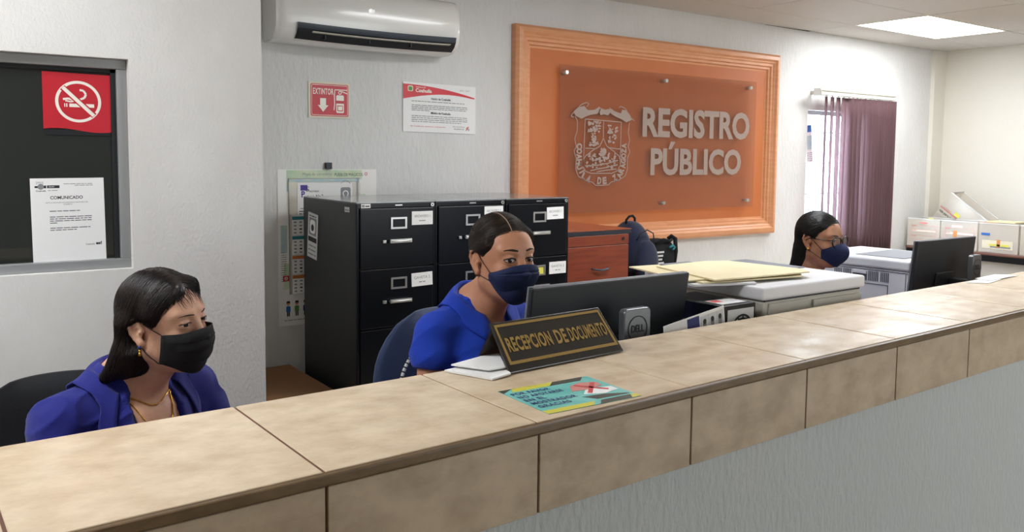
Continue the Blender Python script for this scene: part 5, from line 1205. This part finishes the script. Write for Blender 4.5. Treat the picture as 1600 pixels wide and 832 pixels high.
def h1(ctx, m_):
    prims = [('e', ((0,.014,.033), (.081,.096,.087)), .01), ('e', ((0,.040,-.035), (.080,.055,.105)), .03), ('e', ((0,.055,-.080), (.078,.042,.055)), .03),
             ('c', ((-.070,.042,.0), (-.082,.050,-.105), .020, .014), .03), ('c', ((.070,.042,.0), (.082,.045,-.105), .020, .014), .03),
             ('c', ((-.035,-.055,.080), (-.070,-.020,.022), .012, .010), .03), ('c', ((.035,-.055,.080), (.070,-.020,.022), .012, .010), .03),
             ('c', ((-.076,.055,-.07), (-.098,.088,-.118), .018, .012), .03), ('c', ((.076,.050,-.07), (.092,.070,-.118), .018, .012), .03)]
    carves = [('e', ((0,-.130,-.004), (.078,.082,.068)), .012), ('e', ((-.098,.000,-.026), (.042,.040,.044)), .006), ('e', ((.098,.000,-.026), (.042,.040,.044)), .006), ('e', ((0,-.085,-.10), (.085,.095,.085)), .01)]
    def flow(p):
        s = np.sign(p[:, 0]+.008+1e-6); top = np.clip((p[:, 2]-.03)/.09, 0, 1); d = np.stack([s*(.10+.9*top), .35-.1*top, -1+.3*top], -1); d[:, 1] += np.where((p[:, 1] < -.03) & (p[:, 2] > .0), .25, 0); return d
    S, ho = hair_build(ctx, m_, prims, carves, flow, 8000, (.04, .11), .12, 1, r=.00055, lift=.0022)
    rg = np.random.RandomState(5); b = MB()
    for k in range(90):
        x0 = -.040+.085*rg.rand(); dx = rg.uniform(-.004, .012); ln = rg.uniform(.014, .038); z0 = rg.uniform(.070,.090)-.28*abs(x0)
        p = project_face(ctx['SW'], ctx['Hi'], [(x0+dx*(i/6)**1.5, z0-ln*i/6) for i in range(7)], .0012); b.tube(p, [.0005*(1.15-i/6) for i in range(7)], m_, 4)
    b.build('fringe', ho)
    # earring
    for s in (-1, 1):
        p = ctx['Hm'] @ Vector((s*.081, .004, -.046)); b = MB(); b.ball(p, .0035, 'navy_ink', 10, 8); b.ball(p+Vector((0,0,-.008)), .003, 'gold', 10, 8); b.tube([p+Vector((0,0,-.011)), p+Vector((0,0,-.020))], [.0022, .0038], 'gold', 8); b.build('earring', ctx['t'])
def m1(ctx):
    sp = dict(T=lambda s, c: (.062*s, -.044-.070*c**.75, -.018+.006*c*c), B=lambda s, c: (.052*s, -.026-.058*c**.75, -.084-.038*c), M=lambda s, c: (.068*s, -.040-.096*c**.7, -.056-.006*c),
              fold=lambda v, u: .0022*(((v*4.0) % 1.0)-.5)*np.clip(np.sin(PI*v)*3, 0, 1)*(1-abs(u)**4)+.0018*np.sin(v*21+u*3)*np.clip(1-abs(u), 0, 1), off=.003, r0=0, r1=0)
    mask(ctx, 'mask_black', sp)
person('smiling woman in black face mask and royal blue jacket seated at the left', (.447, 2.012, 1.142), (math.radians(39), math.radians(0), math.radians(-4)), math.radians(24), (.395, 2.075, .996),
       'skin_light', g1, h1, 'hair_grey', m1, .40, (.0190, .0040, -.003, .0014), dict(elbow=((-.235,-.04,-.31),(.225,-.08,-.31)), wrist=((-.10,-.27,-.222),(.10,-.29,-.222)), smile=1, open=.0036, liner=.0009, wide=1.0, gaze=(-.25,-.05), scale=.975))
chair('black fabric office chair at the left edge behind the woman with black mask', .30, 2.20, math.radians(8), 'chair_black', .36, .945, .50)
# ------------------------------------------------------------------ woman 2: blue polo, navy mask
def g2(ctx):
    trousers(ctx)
    g_ = garment(ctx, 'polo_blue', .009, .20, [((0,-.085,-.025), (.034,.070,.095))], 'polo_shirt', folds=.0035, seed=2)
    collar(ctx, g_, 'polo_blue', 2.6, .060, .056, .022, .034, -.016, rx=.058, ryy=.057)
def h2(ctx, m_):
    prims = [('e', ((0,.013,.033), (.079,.0955,.088)), .01), ('e', ((0,.105,.005), (.030,.030,.030)), .02), ('e', ((0,.055,-.03), (.052,.038,.050)), .03), ('c', ((-.066,-.03,.040), (-.074,.03,.0), .014, .010), .02), ('c', ((.058,-.035,.055), (.071,.00,.005), .014, .010), .03)]
    carves = [('e', ((-.008,-.130,.012), (.064,.080,.060)), .010), ('e', ((0,-.09,-.045), (.088,.086,.062)), .008), ('e', ((-.097,.004,-.024), (.042,.038,.042)), .006), ('e', ((.097,.004,-.024), (.042,.038,.042)), .006)]
    def flow(p):
        s = np.where(p[:, 0] < -.016, -1., 1.); top = np.clip((p[:, 2]-.035)/.08, 0, 1); b_ = np.array([0,.13,-.01])-p; b_ /= np.linalg.norm(b_, axis=1, keepdims=True)+1e-6; d = b_*(1-.55*top)[:, None]+np.stack([s*top*.9, .15*top, -.5*top], -1); return d
    S, ho = hair_build(ctx, m_, prims, carves, flow, 9000, (.04, .09), .01, 2, r=.0004, lift=.0010)
    Q = np.array([(-.016, -.072+.095*i/14, .13) for i in range(15)], np.float32)
    for _ in range(60):
        f = S.ev(Q); Q[:, 2] -= np.clip(f-.0006, -.004, .004)
    MB().tube([tuple(ctx['Hm'] @ Vector(tuple(map(float, q)))) for q in Q], [.0016*(1-.6*i/14) for i in range(15)], 'scalp', 6).build('hair_parting', ho)
def m2(ctx):
    sp = dict(T=lambda s, c: (.064*s, -.040-.072*c**.6, -.034+.024*c**1.0), B=lambda s, c: (.058*s, -.030-.040*c**.7, -.056-.058*c**1.0), M=lambda s, c: (.076*s, -.040-.090*c**.55, -.044-.008*c),
              fold=lambda v, u: -.0046*np.exp(-((v-.24)/.026)**2)*(1-abs(u)**3)+.0014*np.exp(-((v-.29)/.03)**2)+.0008*np.sin(u*9+v*5), off=.003, r0=0, r1=0)
    mask(ctx, 'mask_navy', sp)
person('woman with pulled back hair, navy face mask and bright blue polo behind the nameplate', (1.303, 1.893, 1.246), (math.radians(0), math.radians(0), math.radians(0)), math.radians(8), (1.285, 1.965, 1.098),
       'skin_mid', g2, h2, 'hair_brown', m2, .50, (.0240, .0050, -.003, .0026), dict(elbow=((-.190,.0,-.33),(.190,-.02,-.33)), wrist=((-.14,-.14,-.310),(.10,-.14,-.310)), open=.0054, liner=.0019, wide=.91, gaze=(-.2,-.02), scale=1.01))
chair('dark blue office chair with striped piping behind the woman in the blue polo', 1.335, 2.02, math.radians(2), 'chair_blue', .455, 1.045, .50, trim=True)
# ------------------------------------------------------------------ woman 3: glasses, navy mask
def g3(ctx):
    trousers(ctx)
    g_ = garment(ctx, 'polo_blue', .009, .62, [((0,-.085,-.025), (.034,.070,.095))], 'polo_shirt', folds=.0035, seed=3)
    collar(ctx, g_, 'polo_blue', 2.6, .060, .056, .022, .034, -.016, rx=.058, ryy=.057)
def h3(ctx, m_):
    prims = [('e', ((0,.013,.033), (.080,.097,.087)), .01), ('e', ((0,.060,-.04), (.066,.040,.085)), .03), ('c', ((-.045,.055,-.05), (-.062,.085,-.20), .030, .026), .03), ('c', ((.045,.055,-.05), (.055,.085,-.20), .030, .026), .03), ('c', ((-.05,-.030,.065), (-.070,.01,.020), .014, .010), .03), ('c', ((.05,-.030,.065), (.070,.01,.020), .014, .010), .03)]
    carves = [('e', ((0,-.128,.008), (.072,.072,.060)), .010), ('e', ((0,-.09,-.045), (.088,.088,.062)), .008), ('e', ((-.097,.004,-.024), (.042,.038,.042)), .006), ('e', ((.097,.004,-.024), (.042,.038,.042)), .006)]
    def flow(p):
        top = np.clip((p[:, 2]+.01)/.08, 0, 1)[:, None]; b_ = np.array([0,.13,-.02])-p; b_ /= np.linalg.norm(b_, axis=1, keepdims=True)+1e-6; dn = np.zeros_like(p); dn[:, 2] = -1; dn[:, 1] = .2; return b_*top+dn*(1-top)
    hair_build(ctx, m_, prims, carves, flow, 7000, (.05, .12), .10, 3, r=.0006, lift=.0018)
    for s in (-1, 1):
        p = ctx['Hm'] @ Vector((s*.083, .003, -.041)); MB().ball(p, .0052, 'gold', 14, 10).build('earring', ctx['t'])
    # glasses
    Hm = ctx['Hm']; g_ = None; b = MB()
    for s in (-1, 1):
        pts = [Hm @ Vector((s*.034+.027*math.copysign(abs(math.cos(a))**.8, math.cos(a)), -.104+.35*max(0, abs(s*.034+.027*math.cos(a))-.02)*.5, -.004+.021*math.copysign(abs(math.sin(a))**.8, math.sin(a)))) for a in np.linspace(0, 2*PI, 33)]
        b.tube(pts, .0027, 'glasses_frame', 8)
        b.tube([Hm @ Vector(q) for q in ((s*.061,-.097,.004),(s*.074,-.060,.004),(s*.080,.000,.006),(s*.081,.018,-.006))], .0018, 'glasses_frame', 6)
    b.tube([Hm @ Vector(q) for q in ((-.008,-.105,.002),(0,-.108,.005),(.008,-.105,.002))], .0018, 'glasses_frame', 6)
    go = b.build('glasses', ctx['t'])
    for s in (-1, 1):
        pts = [Hm @ Vector((s*.034+.025*math.cos(a), -.103+.35*max(0, abs(s*.034+.025*math.cos(a))-.02)*.5, -.004+.019*math.sin(a))) for a in np.linspace(0, 2*PI, 25)[:-1]]
        MB().add(pts, [tuple(range(24))], 'lens').build('lens', go)
def m3(ctx):
    sp = dict(T=lambda s, c: (.060*s, -.052-.058*c**.75, -.036+.026*c**1.1), B=lambda s, c: (.050*s, -.044-.044*c**.8, -.078-.034*c**1.1), M=lambda s, c: (.058*s, -.044-.130*c**1.0, -.054),
              fold=lambda v, u: .004*np.exp(-(u/.08)**2)*np.sin(PI*v)+0*v, off=.003, r0=1, r1=1)
    mask(ctx, 'mask_navy', sp)
person('woman with glasses, long black hair and navy face mask near the window', (3.145, 2.165, 1.183), (math.radians(4), math.radians(2), 0), math.radians(12), (3.125, 2.225, .985),
       'skin_tan', g3, h3, 'hair_black', m3, .44, (.020, .004, -.001, .0020), dict(elbow=((-.215,-.02,-.32),(.215,-.05,-.32)), wrist=((-.12,-.22,-.212),(.12,-.22,-.212)), open=.0044, liner=.0009, wide=.96, gaze=(-.1,-.05), scale=.98))
chair('black office chair behind the woman with glasses', 3.16, 2.30, math.radians(5), 'chair_black', .40, .90, .46)
